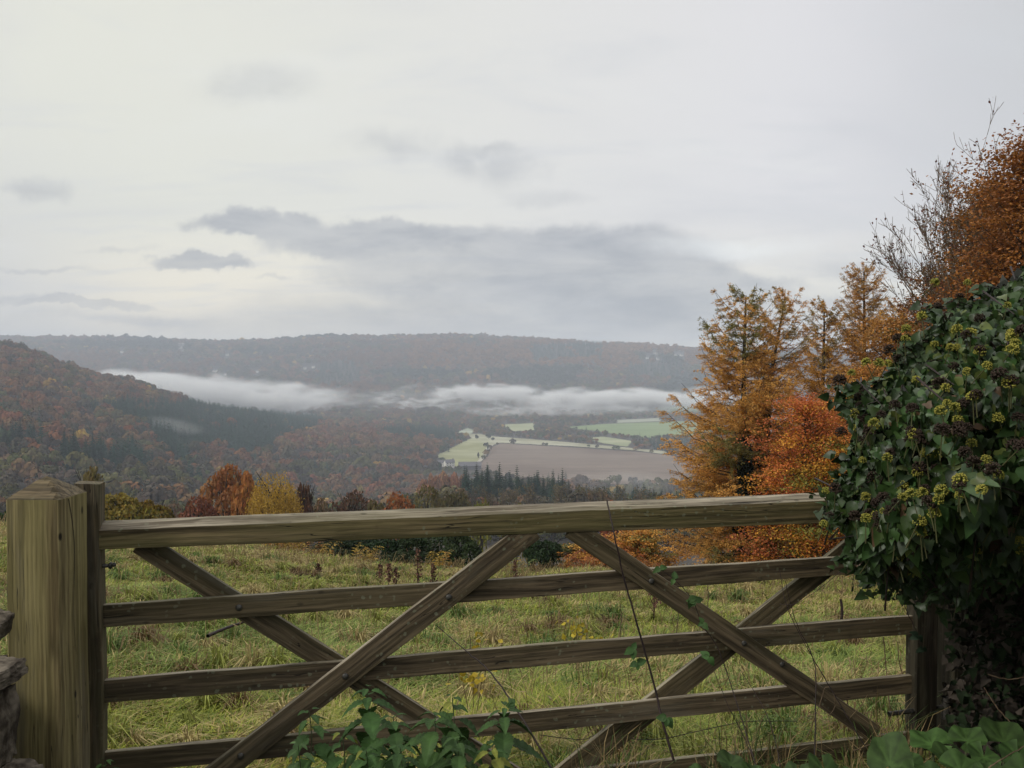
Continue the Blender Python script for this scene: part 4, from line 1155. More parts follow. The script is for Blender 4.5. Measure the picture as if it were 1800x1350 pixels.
# ------------------------------------------------------------------ grass
def build_grass():
    rng = np.random.default_rng(3)
    n = 520000
    # forward distance sampled so nearer ground, which shows larger, gets its share of blades
    u = rng.random(n); Y = 3.15 + (26.5 - 3.15) * u ** 1.75
    px = rng.uniform(-140, 1990, n); x = (px - 900) / F * Y
    # tussocks: attract blades towards clump centres
    cl = 1 + .8 * fbm(x, Y, .9, 3, 2)
    keep = rng.random(n) < np.clip(.55 + .5 * cl, .3, 1); x, Y = x[keep], Y[keep]; n = len(x)
    z = H(x, Y)
    tus = fbm(x, Y, .8, 3, 2) * 1.5; dry = fbm(x, Y, 1.9, 3, 4) + fbm(x, Y, .35, 2, 1) * .35 + sstep(Y, 12, 22) * .75 - .22; lush = fbm(x, Y, 2.6, 2, 5)
    lush += np.exp(-((Y - 8.5) / 2.5) ** 2) * .7
    hgt = (.085 + .055 * np.clip(tus, -1, 1.5) + .02 * np.clip(lush, -1, 1)) * rng.uniform(.5, 1.5, n) + .03
    hgt *= 1 + .6 * sstep(Y, 14, 23)
    isd = rng.random(n) < np.clip(.27 + .33 * dry, .05, .85)
    a = rng.uniform(0, 6.28, n) ; lay = fbm(x, Y, 1.2, 2, 3) * 3.0
    a = np.where(rng.random(n) < .6, lay + rng.normal(size=n) * .7, a)
    bend = rng.uniform(.35, 1.3, n) * np.where(isd, 1.1, 1.0)
    d = np.stack([np.cos(a), np.sin(a)], 1); w = (.0022 + .00055 * Y) * rng.uniform(.6, 1.3, n)
    base = np.stack([x, Y, z - .01], 1)
    sd = np.stack([-d[:, 1], d[:, 0], np.zeros(n)], 1); D3 = np.stack([d[:, 0], d[:, 1], np.zeros(n)], 1)
    up = np.array([0, 0, 1.])
    p1 = base + up * (hgt * .6)[:, None] + D3 * (hgt * bend * .25)[:, None]
    p2 = base + up * (hgt * np.clip(1.05 - bend * .35, .35, 1))[:, None] + D3 * (hgt * bend * .95)[:, None]
    V = np.stack([base - sd * w[:, None], base + sd * w[:, None], p1 + sd * w[:, None] * .8, p1 - sd * w[:, None] * .8, p2], 1).reshape(-1, 3)
    o5 = (np.arange(n) * 5)[:, None]; Q = o5 + np.array([[0, 1, 2, 3]]); T = o5 + np.array([[3, 2, 4]])
    g1 = np.array([.085, .125, .018]); g2 = np.array([.28, .29, .04]); g3 = np.array([.115, .165, .045]); s1 = np.array([.46, .36, .16]); s2 = np.array([.27, .19, .075])
    m = rng.random((n, 1)); lu = sstep(lush, -.2, .9)[:, None]
    c = (g1 * (1 - m) + g2 * m) * (1 - lu * .6) + g3 * lu * .6 * (1.0 + m * .4)
    c = np.where(isd[:, None], s1 * m + s2 * (1 - m), c * 1.1) * 1.13 * rng.uniform(.75, 1.25, (n, 1))
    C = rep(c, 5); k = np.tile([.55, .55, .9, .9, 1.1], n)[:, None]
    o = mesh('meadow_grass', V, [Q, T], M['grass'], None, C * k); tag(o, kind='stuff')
    # tussocks: rings of long arching blades around a crown
    nt = 900; Y = 3.3 + 22 * rng.random(nt) ** 1.15; px = rng.uniform(-100, 1950, nt); tx = (px - 900) / F * Y; tz = H(tx, Y)
    nb = 110; kind = rng.random(nt); sz = rng.uniform(.6, 1.4, nt); I = np.repeat(np.arange(nt), nb); n = len(I)
    a = rng.uniform(0, 6.28, n) + 0; rad = np.abs(rng.normal(size=n)) * .045 * sz[I]; h = rng.uniform(.1, .24, n) * sz[I]; b = rng.uniform(.3, 1.5, n) * h
    D3 = np.stack([np.cos(a), np.sin(a), a * 0], 1); base = np.stack([tx[I], Y[I], tz[I] - .01], 1) + D3 * rad[:, None]; up = np.array([0, 0, 1.])
    S = np.stack([-np.sin(a), np.cos(a), a * 0], 1) * ((.002 + .0005 * Y[I]) * rng.uniform(.6, 1.2, n))[:, None]
    p1 = base + up * (h * .75)[:, None] + D3 * (b * .3)[:, None]; p2 = base + up * (h * np.clip(1.05 - b / h * .5, .15, 1))[:, None] + D3 * b[:, None]
    V = np.stack([base - S, base + S, p1 + S * .85, p1 - S * .85, p2], 1).reshape(-1, 3); o5 = (np.arange(n) * 5)[:, None]
    kc = np.where(kind[:, None] < .3, np.array([[.4, .32, .14]]), np.where(kind[:, None] < .45, np.array([[.17, .11, .05]]), np.where(kind[:, None] < .75, np.array([[.26, .28, .06]]), np.array([[.12, .18, .04]]))))
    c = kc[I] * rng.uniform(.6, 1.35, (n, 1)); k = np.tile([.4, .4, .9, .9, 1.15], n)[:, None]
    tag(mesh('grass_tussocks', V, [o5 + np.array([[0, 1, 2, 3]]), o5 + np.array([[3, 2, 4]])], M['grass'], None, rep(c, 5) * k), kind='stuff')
    # seeding stems
    n = 16000; Y = 3.4 + 22.6 * rng.random(n) ** .85; px = rng.uniform(-100, 1950, n); x = (px - 900) / F * Y
    kp = rng.random(n) < np.clip(.3 + .5 * fbm(x, Y, 2.2, 3, 0) + .35 * sstep(Y, 13, 22), .03, 1); x, Y = x[kp], Y[kp]; n = len(x); z = H(x, Y)
    h = rng.uniform(.2, .45, n); a = rng.uniform(0, 6.28, n); b = rng.uniform(.05, .6, n) * h
    p0 = np.stack([x, Y, z], 1); p1 = p0 + np.stack([np.cos(a) * b * .4, np.sin(a) * b * .4, h * .65], 1); p2 = p0 + np.stack([np.cos(a) * b, np.sin(a) * b, h], 1)
    mb = MB(); c = np.array((.3, .22, .11)) * rng.uniform(.6, 1.3, (n, 1)); r = .0012 + .00022 * Y
    mb.add(*tubes(p0, p1, r, r * .8, 3), rep(c, 6)); mb.add(*tubes(p1, p2, r * .8, r * .6, 3), rep(c, 6))
    V, Fc = quads(p2, rng.normal(size=(n, 3)), p2 - p1, rng.uniform(.05, .1, n), .006 + .0006 * Y); mb.add(V, Fc, rep(c * .9, 4))
    tag(mb.build('seeding_grass', M['grass']), kind='stuff')


build_grass()


# ------------------------------------------------------------------ the gate
A0 = np.array([-1.472, 2.95]); B0 = np.array([1.83, 3.72]); GD = (B0 - A0) / np.linalg.norm(B0 - A0); GL = float(np.linalg.norm(B0 - A0)); GN = np.array([-GD[1], GD[0]])
GANG = math.atan2(GD[1], GD[0])
gate = thing('field_gate', 'weathered five-bar wooden gate with crossed braces, mossy and closed', 'gate', (A0[0], A0[1], 0), GANG)


def gp(px, py, off=0.0):
    """pixel on the gate's face (at depth off behind it) -> local x, z"""
    d = ray(px, py); o = A0 + GN * off
    s = (o @ GN) / (d[:2] @ GN); p = d * s
    return float((p[:2] - A0) @ GD), float(p[2] + EYE)


def board(name, tl, tr, bl, br, y0, y1, mat, parent=gate, bev=.0016, seed=0, chamfer=0.0, ext=(0, 0), topmat=None, wob=.0016):
    """a board in the gate's plane given by its face corners (local x, z); mesh runs along its own X axis"""
    tl, tr, bl, br = map(np.array, (tl, tr, bl, br)); c0 = (tl + bl) / 2; c1 = (tr + br) / 2
    L = np.linalg.norm(c1 - c0); e = (c1 - c0) / L; c0 = c0 - e * ext[0]; L = L + ext[0] + ext[1]
    nrm = np.array([-e[1], e[0]])
    h0 = abs((tl - bl) @ nrm) / 2; h1 = abs((tr - br) @ nrm) / 2
    rng = np.random.default_rng(seed + 50); n = max(8, int(L / .06)); xs = np.linspace(0, L, n); th = y1 - y0
    hh = h0 + (h1 - h0) * xs / L
    V = []; ph = rng.uniform(0, 6, 4)
    for i, xx in enumerate(xs):
        h = hh[i]; bu = bev
        w = wob * (math.sin(xx * 5 + ph[0]) + .6 * math.sin(xx * 13 + ph[1])); w2 = wob * (math.sin(xx * 6 + ph[2]) + .5 * math.sin(xx * 17 + ph[3]))
        if chamfer: prof = [(0 + bu, -h), (0, -h + bu), (0, h - chamfer), (bu, h - chamfer + bu), (th * .42, h - .004 + w), (th * .75, h + w), (th, h - bu), (th, -h + bu), (th - bu, -h)]
        else: prof = [(bu, -h + w2), (0, -h + bu + w2), (0, h - bu + w), (bu, h + w), (th - bu, h + w), (th, h - bu + w), (th, -h + bu + w2), (th - bu, -h + w2)]
        for (yy, zz) in prof: V.append((xx, yy + rng.normal() * .0004, zz + rng.normal() * .0005))
    m = len(prof); k = np.arange(m); Fc = []
    for i in range(n - 1): Fc.append(np.stack([i * m + k, (i + 1) * m + k, (i + 1) * m + (k + 1) % m, i * m + (k + 1) % m], 1)[:, ::-1])
    caps = np.array([list(range(m)), [(n - 1) * m + q for q in range(m)][::-1]])
    o = mesh(name, V, [np.concatenate(Fc)[:, ::-1], caps[:, ::-1]], mat, parent)
    if topmat:
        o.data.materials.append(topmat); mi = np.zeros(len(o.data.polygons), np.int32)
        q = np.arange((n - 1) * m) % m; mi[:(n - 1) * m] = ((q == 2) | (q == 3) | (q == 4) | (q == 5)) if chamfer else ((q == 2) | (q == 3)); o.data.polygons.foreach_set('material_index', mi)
    o.matrix_local = Matrix(((e[0], 0, nrm[0], c0[0]), (0, 1, 0, y0), (e[1], 0, nrm[1], c0[1]), (0, 0, 0, 1)))
    return o


TH = .075
def railp(l_t, l_b, r_t, r_b, off): return gp(*l_t, off), gp(*r_t, off), gp(*l_b, off), gp(*r_b, off)
# top rail: face plus the weathered slope above it
tl, tr, bl, br = railp((174, 933), (174, 966), (1440, 880), (1440, 921), 0)
e = .024
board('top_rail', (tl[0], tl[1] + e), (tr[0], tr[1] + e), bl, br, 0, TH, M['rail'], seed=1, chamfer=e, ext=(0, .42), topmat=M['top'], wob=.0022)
OFF = .027
r2 = railp((181, 1063), (181, 1103), (1470, 979), (1470, 1012), OFF)
r3 = railp((182, 1196), (182, 1237), (1600, 1082), (1600, 1115), OFF)
r4 = railp((187, 1323), (187, 1362), (1600, 1187), (1600, 1220), OFF)
for k, (r, ex) in enumerate(((r2, (0, .36)), (r3, (0, .05)), (r4, (0, .05)))):
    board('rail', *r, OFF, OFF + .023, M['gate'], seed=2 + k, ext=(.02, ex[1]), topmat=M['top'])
dz0 = r3[0][1] - r4[0][1]
board('rail', *[(q[0], q[1] - dz0) for q in r4], OFF, OFF + .023, M['gate'], seed=7, ext=(.02, .05), topmat=M['top'])
# braces: two in front of the rails, two behind
fb = .003
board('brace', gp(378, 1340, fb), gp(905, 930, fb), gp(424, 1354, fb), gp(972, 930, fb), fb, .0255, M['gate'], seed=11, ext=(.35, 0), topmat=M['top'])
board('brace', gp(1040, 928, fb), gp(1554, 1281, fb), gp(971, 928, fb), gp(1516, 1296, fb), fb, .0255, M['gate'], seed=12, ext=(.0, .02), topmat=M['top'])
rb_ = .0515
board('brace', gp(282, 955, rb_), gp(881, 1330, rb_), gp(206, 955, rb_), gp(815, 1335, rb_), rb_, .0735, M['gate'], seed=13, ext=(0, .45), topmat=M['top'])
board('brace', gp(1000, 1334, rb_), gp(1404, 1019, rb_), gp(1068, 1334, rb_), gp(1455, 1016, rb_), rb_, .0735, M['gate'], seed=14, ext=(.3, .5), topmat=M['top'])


def post_mesh(name, x0, x1, y0, y1, z0, z1, mat, parent, seed=0, bev=.005, top=None, topslope=0.0):
    rng = np.random.default_rng(seed); n = 30; zs = np.linspace(z0, z1, n); V = []; b = bev; m = 8; ph = rng.uniform(0, 6, 3)
    for z in zs:
        dx = .0015 * math.sin(z * 7 + ph[0]); dy = .0015 * math.sin(z * 5 + ph[1])
        for (x, y) in ((x0 + b, y0), (x1 - b, y0), (x1, y0 + b), (x1, y1 - b), (x1 - b, y1), (x0 + b, y1), (x0, y1 - b), (x0, y0 + b)):
            zz = z - (topslope * ((x - x0) / (x1 - x0)) if z == zs[-1] else 0)
            V.append((x + dx + rng.normal() * .0004, y + dy + rng.normal() * .0004, zz))
    k = np.arange(m); Fc = [np.stack([i * m + k, i * m + (k + 1) % m, (i + 1) * m + (k + 1) % m, (i + 1) * m + k], 1) for i in range(n - 1)]
    caps = np.array([list(range(m))[::-1], [(n - 1) * m + q for q in range(m)]])
    return mesh(name, V, [np.concatenate(Fc), caps], mat, parent)


zt = gp(160, 849, 0)[1]
post_mesh('latch_stile', -.085, 0, 0, TH, .06, zt, M['stile'], gate, 1, topslope=.006)
M['wet_shade'] = mat_wood('shade_darkened_wet_wood', (.016, .012, .008), (.06, .048, .032), (.03, .03, .015), .5, .2, axis=2)  # deep shade at the hinge end put into a dark, damp wood colour
post_mesh('hinge_stile', GL, GL + .115, 0, TH, .06, gp(1620, 880)[1] + .15, M['wet_shade'], gate, 2)


def bolt(px, py, off, r=.0125):
    x, z = gp(px, py, off); V, Fc = sphere_mesh(14, 8); V = V * (r, r * .5, r)
    o = mesh('bolt', V, Fc, M['metal'], gate, smooth=True); o.location = (x, off - .0005, z)


for q in ((423, 1329), (607, 1189), (789, 1050), (1145, 1022), (1308, 1131), (1375, 1168)): bolt(*q, fb - .0015)
bolt(420, 1068, OFF - .0015)


def latch():
    x, z = gp(182, 998, 0); mb = MB(); mb.add(*path_tube([(-.02, .03, 0), (.012, .03, 0), (.028, .03, .002)], [.007, .007, .007], 8))
    V, Fc = sphere_mesh(10, 7); mb.add(V * (.008, .013, .013) + (.016, .03, 0), Fc); V2, F2 = sphere_mesh(10, 7); mb.add(V2 * .008 + (.028, .03, .002), F2)
    o = mb.build('latch_bolt', M['metal'], gate, True); o.location = (x, 0, z)
    # lower hinge strap with its eye, seen past the hinge stile
    x0, z0 = gp(1560, 1254, .02); mb = MB()
    mb.add(*path_tube([(x0, .013, z0), (x0 + .1, .013, z0 + .002), (GL + .12, .013, z0 + .004), (GL + .2, .013, z0 + .004)], [.011, .011, .011, .011], 8))
    mb.add(*path_tube([(GL + .17, .013, z0 - .05), (GL + .17, .013, z0 + .05)], [.02, .02], 10)); mb.build('hinge_strap', M['metal'], gate, True)


latch()
# ------------------------------------------------------------------ posts
def gate_post():
    s = .18; x1 = P(105, 900, 2.73)[0]; x0 = P(9, 900, 2.73)[0]; y0 = 2.73; y1 = y0 + .178
    ze = P(105, 879, 2.73)[2]
    t = thing('gate_post', 'big square pale wooden post with pyramid cap and long crack, by the stone wall', 'post', ((x0 + x1) / 2, (y0 + y1) / 2, 0))
    hx, hy = (x1 - x0) / 2, (y1 - y0) / 2
    post_mesh('shaft', -hx, hx, -hy, hy, -.3, ze, M['post'], t, 5, .006)
    # shallow pyramid with slightly hollow, rough faces
    n = 9; V = []; Fc = []; rng = np.random.default_rng(1)
    for i in range(n):
        for j in range(n):
            u, v = i / (n - 1) * 2 - 1, j / (n - 1) * 2 - 1; r = max(abs(u), abs(v)); z = .068 * (1 - r) ** .9 + rng.normal() * .0012 * (r < 1)
            V.append((u * (hx - .001), v * (hy - .001), ze + .001 + z))
    for i in range(n - 1):
        for j in range(n - 1): Fc.append((i * n + j, (i + 1) * n + j, (i + 1) * n + j + 1, i * n + j + 1))
    mesh('cap', V, Fc, M['cap'], t)
    # drying crack in the side face
    V = []; zz = np.linspace(ze - .004, ze - .55, 24)
    for k, z in enumerate(zz):
        w = .0022 * (1 - k / 24) + .0004; yy = -hy * .42 + .018 * math.sin(k * .25) + k * .0022
        V += [(hx + .0022, yy - w, z), (hx + .0022, yy + w, z)]
    k = np.arange(23) * 2
    cr = mesh('crack', V, np.stack([k, k + 1, k + 3, k + 2], 1), mat_simple('crack_shadow_wood', (.012, .009, .006), (.02, .014, .009)), t)
    return t


gate_post()
xh = A0[0] + GD[0] * (GL + .155); yh = A0[1] + GD[1] * (GL + .155)
hp = thing('gate_post', 'dark hanging post of the gate, overgrown with ivy and dead leaves', 'post', (xh + .09, yh + .05, 0), GANG)
post_mesh('shaft', -.05, .12, -.02, .13, -.3, 1.45, M['wet_shade'], hp, 9)


def rock(rng, sx, sy, sz):
    V, Fc = sphere_mesh(40, 26); P4 = V.copy(); V = V / np.abs(V).max(1, keepdims=True) * .8 + V * .2
    n = sum(np.sin(P4 @ rng.normal(size=3) * f + rng.uniform(0, 6)) * a for f, a in ((2, .05), (5, .03), (11, .02), (23, .012)) for _ in range(3))
    V = V * (1 + n[:, None] * .6); return V * (sx, sy, sz), Fc


def stone_wall():
    t = thing('stone_wall', 'end of a rough red sandstone wall beside the big gate post', 'wall', (-1.7, 2.4, 0)); rng = np.random.default_rng(8)
    # top slab, end block and courses running off to the side of the photo
    for (px, py, Y, sx, sy, sz) in ((-22, 1186, 2.40, .075, .09, .028), (-30, 1282, 2.40, .06, .085, .125), (-90, 1200, 2.45, .1, .16, .04), (-110, 1300, 2.45, .12, .15, .11), (-20, 1440, 2.42, .1, .16, .12),
                                    (-230, 1210, 2.5, .13, .16, .05), (-250, 1320, 2.5, .13, .15, .11), (-180, 1450, 2.45, .14, .16, .12), (-30, 1600, 2.42, .12, .16, .12), (-200, 1620, 2.42, .15, .16, .14)):
        p = P(px, py, Y); V, Fc = rock(rng, sx, sy, sz); mesh('stone', V + p - np.array([-1.7, 2.4, 0]), Fc, M['stone'], t, smooth=False)
    r = np.random.default_rng(4); p = P(-16, 1100, 2.6); V, Fc = rock(r, .045, .05, .04)
    o = mesh('loose_stone', V, Fc, M['stone'], None); o.location = p; o.rotation_euler = (.2, .35, .1); tag(o, 'knobbly stone poking past the post above the red slab', 'stone')


stone_wall()


# ------------------------------------------------------------------ ivy
LEAF2 = np.array([(0, 0), (.28, -.1), (.5, .12), (.36, .36), (.3, .6), (0, 1.12), (-.3, .6), (-.36, .36), (-.5, .12), (-.28, -.1)])
LEAF1 = np.array([(0, 0), (.26, .06), (.42, .28), (.36, .55), (.18, .85), (0, 1.1), (-.18, .85), (-.36, .55), (-.42, .28), (-.26, .06)])


def shaped_leaves(out, C, N, T, size, fold, droop, rng, twist=.0):
    """many folded leaves from a 10-point outline; 10 outline points + midrib"""
    N = norm(N); T = norm(T - N * (T * N).sum(1, keepdims=True)); B = np.cross(T, N); n = len(C)
    mid = np.array([(0, .3), (0, .7)]); pts = np.concatenate([out, mid]); m = len(pts)
    lx = pts[:, 0][None] * size[:, None]; ly = pts[:, 1][None] * size[:, None]
    h = np.abs(lx) * fold[:, None] - (ly ** 2) / size[:, None] * droop[:, None] + rng.normal(size=(n, m)) * size[:, None] * .03
    V = C[:, None] + lx[..., None] * B[:, None] + ly[..., None] * T[:, None] + h[..., None] * N[:, None]
    a, b = 10, 11
    tri = np.array([(0, 1, a), (1, 2, a), (2, 3, a), (3, b, a), (3, 4, b), (4, 5, b), (5, 6, b), (6, 7, b), (7, a, b), (7, 8, a), (8, 9, a), (9, 0, a)])
    Fc = (tri[None] + (np.arange(n) * m)[:, None, None]).reshape(-1, 3)
    return V.reshape(-1, 3), Fc, m


IVY = [(1488, 908), (1462, 890), (1475, 862), (1508, 846), (1492, 806), (1510, 770), (1490, 725), (1505, 690), (1545, 684), (1556, 655), (1592, 640), (1602, 608), (1640, 575), (1668, 540), (1725, 520), (1800, 478), (1950, 420), (2200, 360), (2350, 1000), (1900, 1010),
       (1800, 1012), (1700, 1044), (1640, 1012), (1590, 1022), (1530, 1000), (1492, 968)]


def poly_dist(px, py, poly):
    p = np.stack([px, py], 1); d = np.full(len(p), 1e9)
    for i in range(len(poly)):
        a = np.array(poly[i], float); b = np.array(poly[(i + 1) % len(poly)], float); t = np.clip(((p - a) @ (b - a)) / ((b - a) @ (b - a)), 0, 1)
        d = np.minimum(d, np.linalg.norm(p - a - t[:, None] * (b - a), axis=1))
    return d


def umbel(rng, r, dark):
    mb = MB(); n = 85; d = norm(rng.normal(size=(n, 3))); d[:, 2] = np.where(d[:, 2] < -.6, -d[:, 2], d[:, 2]); rr = r * rng.uniform(.82, 1.05, n)[:, None]
    e = d * rr; c = np.array((.03, .022, .014)) if dark else np.array((.12, .14, .03))
    mb.add(*tubes(e * .05, e, .0007, .0006, 3), c)
    O = np.array([(1, 0, 0), (-1, 0, 0), (0, 1, 0), (0, -1, 0), (0, 0, 1), (0, 0, -1)]) * (.0024 if not dark else .003); T = np.array([(0, 2, 4), (2, 1, 4), (1, 3, 4), (3, 0, 4), (2, 0, 5), (1, 2, 5), (3, 1, 5), (0, 3, 5)])
    V = (e[:, None] + O[None]).reshape(-1, 3); Fc = (T[None] + (np.arange(n) * 6)[:, None, None]).reshape(-1, 3)
    col = np.array((.035, .024, .018)) if dark else np.array((.27, .25, .05)); mb.add(V, Fc, rep(col * rng.uniform(.7, 1.3, (n, 1)), 6))
    mb.add(*tubes([(0, 0, 0)], [(rng.uniform(-.02, .02), .01, -.07)], .0014, .0018, 4), (.06, .06, .025))
    return mb


def build_ivy():
    rng = np.random.default_rng(15); base = P(1760, 1330, 3.2)
    t = thing('ivy', 'dark flowering ivy mass with yellow umbels hiding the hinge end of the gate', 'ivy', (base[0], base[1], 0)); O = np.array([base[0], base[1], 0])
    def samp(n):
        out = []
        while sum(len(q) for q in out) < n:
            px = rng.uniform(1440, 2350, n * 3); py = rng.uniform(360, 1050, n * 3); k = inpoly(px, py, IVY); out.append(np.stack([px[k], py[k]], 1))
        q = np.concatenate(out)[:n]; return q[:, 0], q[:, 1]
    def surf(px, py):
        d = poly_dist(px, py, IVY); th = np.sqrt(np.clip(d / 170, 0, 1)); lum = .09 * np.sin(px / 47 + py / 31) + .07 * np.sin(px / 23 - py / 37)
        return 3.25 - th * (.95 + lum), th
    def pos(px, py, Y): return np.stack([(px - 900) / F * Y, Y, EYE - (py - 640) / F * Y], 1)
    n = 13000; px, py = samp(n); Ys, th = surf(px, py); Y = Ys + rng.exponential(.16, n) * (.3 + th); Y = np.minimum(Y, 4.4)
    c = pos(px, py, Y) - O
    N = np.stack([rng.normal(size=n) * .55 - .25, -1 + rng.normal(size=n) * .45, .55 + rng.normal(size=n) * .45], 1)
    T = np.stack([rng.normal(size=n) * .6, rng.normal(size=n) * .3 - .3, -1 + rng.normal(size=n) * .45], 1)
    size = (.018 + .04 * rng.random(n) ** 1.4) * np.where(py > 820, 1.15, .85)
    col = np.array((.026, .05, .014)) * rng.uniform(.4, 1.8, (n, 1)) * (1 + rng.normal(size=(n, 3)) * .08)
    brn = rng.random(n) < .03; col[brn] = np.array((.09, .055, .03)) * rng.uniform(.6, 1.3, (brn.sum(), 1)); yel = rng.random(n) < np.where(py < 780, .12, .05); col[yel] = np.array((.085, .11, .026)) * rng.uniform(.7, 1.2, (yel.sum(), 1))
    hal = rng.random(n) < .5; mb = MB()
    for msk, sh in ((hal, LEAF1), (~hal, LEAF2)):
        V, Fc, m = shaped_leaves(sh, c[msk], N[msk], T[msk], size[msk], rng.uniform(.1, .5, msk.sum()), rng.uniform(0, .45, msk.sum()), rng); mb.add(V, Fc, rep(col[msk], m))
    mb.build('leaves', M['ivy'], t, True)
    # loose sprigs standing off the outline, and strands trailing below
    mb = MB(); ns = 150
    for i in range(ns):
        j = rng.integers(0, len(IVY) - 9) if i < 100 else rng.integers(len(IVY) - 6, len(IVY) - 1); f = rng.random()
        A, B = np.array(IVY[j], float), np.array(IVY[j + 1], float); e = A * (1 - f) + B * f
        if e[0] > 1830: continue
        px0, py0 = e[0] + rng.uniform(5, 30), e[1] + (rng.uniform(0, 25) if i < 100 else -rng.uniform(0, 25)); Yb = 3.15 + rng.uniform(-.25, .15)
        s0 = P(px0, py0, Yb) - O; d = norm(np.array([-.8 + rng.normal() * .5, rng.normal() * .6, (.7 if i < 100 else -.9) + rng.normal() * .4])); L = rng.uniform(.05, .17)
        q = np.linspace(0, 1, 5)[:, None]; pp = s0 + d * q * L + np.array([0, 0, -.04]) * q ** 2; mb.add(*path_tube(pp, np.linspace(.0022, .001, 5), 4), (.03, .025, .015))
        m = rng.integers(4, 9); qs = rng.uniform(.2, 1, m); C = s0 + d * (qs * L)[:, None] + np.array([0, 0, -.04]) * (qs ** 2)[:, None]
        V, Fc, mm = shaped_leaves(LEAF1 if i % 2 else LEAF2, C, rng.normal(size=(m, 3)) * .6 + [-.2, -.8, .5], rng.normal(size=(m, 3)) + d * .8 + [0, 0, -.4], rng.uniform(.018, .045, m), rng.uniform(.1, .6, m), rng.uniform(0, .6, m), rng)
        mb.add(V, Fc, rep(np.array((.024, .044, .014)) * rng.uniform(.6, 1.6, (m, 1)), mm))
    mb.build('sprig_leaves', M['ivy'], t, True)
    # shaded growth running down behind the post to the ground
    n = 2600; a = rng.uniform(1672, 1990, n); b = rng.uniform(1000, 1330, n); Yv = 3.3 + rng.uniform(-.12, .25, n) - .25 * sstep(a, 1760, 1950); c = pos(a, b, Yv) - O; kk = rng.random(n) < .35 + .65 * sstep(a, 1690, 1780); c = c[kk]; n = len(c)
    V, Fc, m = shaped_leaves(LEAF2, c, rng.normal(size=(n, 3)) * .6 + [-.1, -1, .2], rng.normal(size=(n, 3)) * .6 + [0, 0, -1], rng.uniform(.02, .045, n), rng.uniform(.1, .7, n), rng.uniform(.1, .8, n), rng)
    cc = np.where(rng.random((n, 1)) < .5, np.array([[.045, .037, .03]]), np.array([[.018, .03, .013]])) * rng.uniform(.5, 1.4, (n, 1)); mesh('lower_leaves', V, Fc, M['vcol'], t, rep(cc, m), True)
    # inner tangle, the shade inside the mass put into its dark leaf colour
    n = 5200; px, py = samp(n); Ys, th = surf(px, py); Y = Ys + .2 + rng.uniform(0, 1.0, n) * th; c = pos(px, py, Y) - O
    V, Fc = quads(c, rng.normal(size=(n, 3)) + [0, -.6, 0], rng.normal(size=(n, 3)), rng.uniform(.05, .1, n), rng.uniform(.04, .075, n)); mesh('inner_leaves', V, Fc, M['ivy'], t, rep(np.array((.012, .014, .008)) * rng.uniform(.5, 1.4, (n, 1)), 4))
    n = 420; px, py = samp(n); Ys, th = surf(px, py); p1 = pos(px, py, Ys + .03) - O; p0 = p1 + np.stack([rng.uniform(.0, .25, n), rng.uniform(.1, .4, n), rng.uniform(-.25, .1, n)], 1)
    V, Fc = tubes(p0, p1, .004, .0018, 5); mesh('stems', V, Fc, M['stem'], t)
    # unseen leaf mass, added out of view to shade the hinge end
    n = 9000; a = rng.uniform(0, 6.28, n); q = norm(rng.normal(size=(n, 3))) * rng.uniform(.6, 1, (n, 1)); c = np.stack([4.3 + q[:, 0] * 2.0, 1.4 + q[:, 1] * 2.0, 3.3 + q[:, 2] * 2.0], 1); c = c[(c[:, 0] > c[:, 1] * .66 + .5) & (c[:, 2] > 1.5)]; n = len(c)
    V, Fc = quads(c - O, rng.normal(size=(n, 3)) + [0, 0, .6], rng.normal(size=(n, 3)), rng.uniform(.1, .2, n), rng.uniform(.08, .15, n)); mesh('added_shade_leaves', V, Fc, M['ivy'], t, rep(np.array((.02, .035, .012)) * rng.uniform(.5, 1.4, (n, 1)), 4))
    # flower and seed heads, some standing proud of the edge against the sky
    prot = {}
    for k in range(150):
        dark = k % 2 == 1
        if k < 34:
            edge = [(1548, 636), (1575, 596), (1618, 556), (1650, 540), (1500, 655), (1478, 668), (1488, 700), (1560, 618), (1590, 580), (1690, 524), (1640, 500), (1600, 610), (1525, 640), (1470, 858), (1452, 866), (1455, 905), (1700, 500), (1480, 760), (1450, 925),
                    (1570, 712), (1668, 706), (1685, 748), (1655, 866), (1685, 856), (1685, 872), (1745, 828), (1758, 838), (1500, 910), (1518, 912), (1556, 872), (1605, 872), (1575, 945), (1720, 980), (1796, 790)]
            px, py = edge[k]; px += rng.uniform(-4, 4); py += rng.uniform(-4, 4); dd = 0 if k >= 19 else 0
            Yv = float(surf(np.array([px + 12.]), np.array([py + 12.]))[0][0]) - .05
        else:
            a, b = samp(1); px, py = a[0], b[0]
            if px > 1830: px = rng.uniform(1500, 1800); py = rng.uniform(580, 980)
            Yv = float(surf(np.array([px]), np.array([py]))[0][0]) - rng.uniform(.01, .06)
        if (dark, k // 2 % 3) not in prot:
            o = umbel(rng, .0155 if not dark else .018, dark).build('seed_head' if dark else 'flower_head', M['vcol'], t); prot[(dark, k // 2 % 3)] = o
        else:
            o = prot[(dark, k // 2 % 3)].copy(); COL.objects.link(o); o.parent = t
        q = P(px, py, Yv) - O; o.location = q; s = rng.uniform(.8, 1.25); o.scale = (s, s, s); o.rotation_euler = (rng.uniform(-.4, .4), rng.uniform(-.4, .4), rng.uniform(0, 6))
    # the stout trunk the ivy climbs, wrapped in dead grey-brown leaves
    bx = P(1790, 1200, 3.75); t2 = thing('old_tree', 'stout tree under the ivy, its bark wrapped in curled dead brown leaves', 'tree', (bx[0] + .06, bx[1], 0))
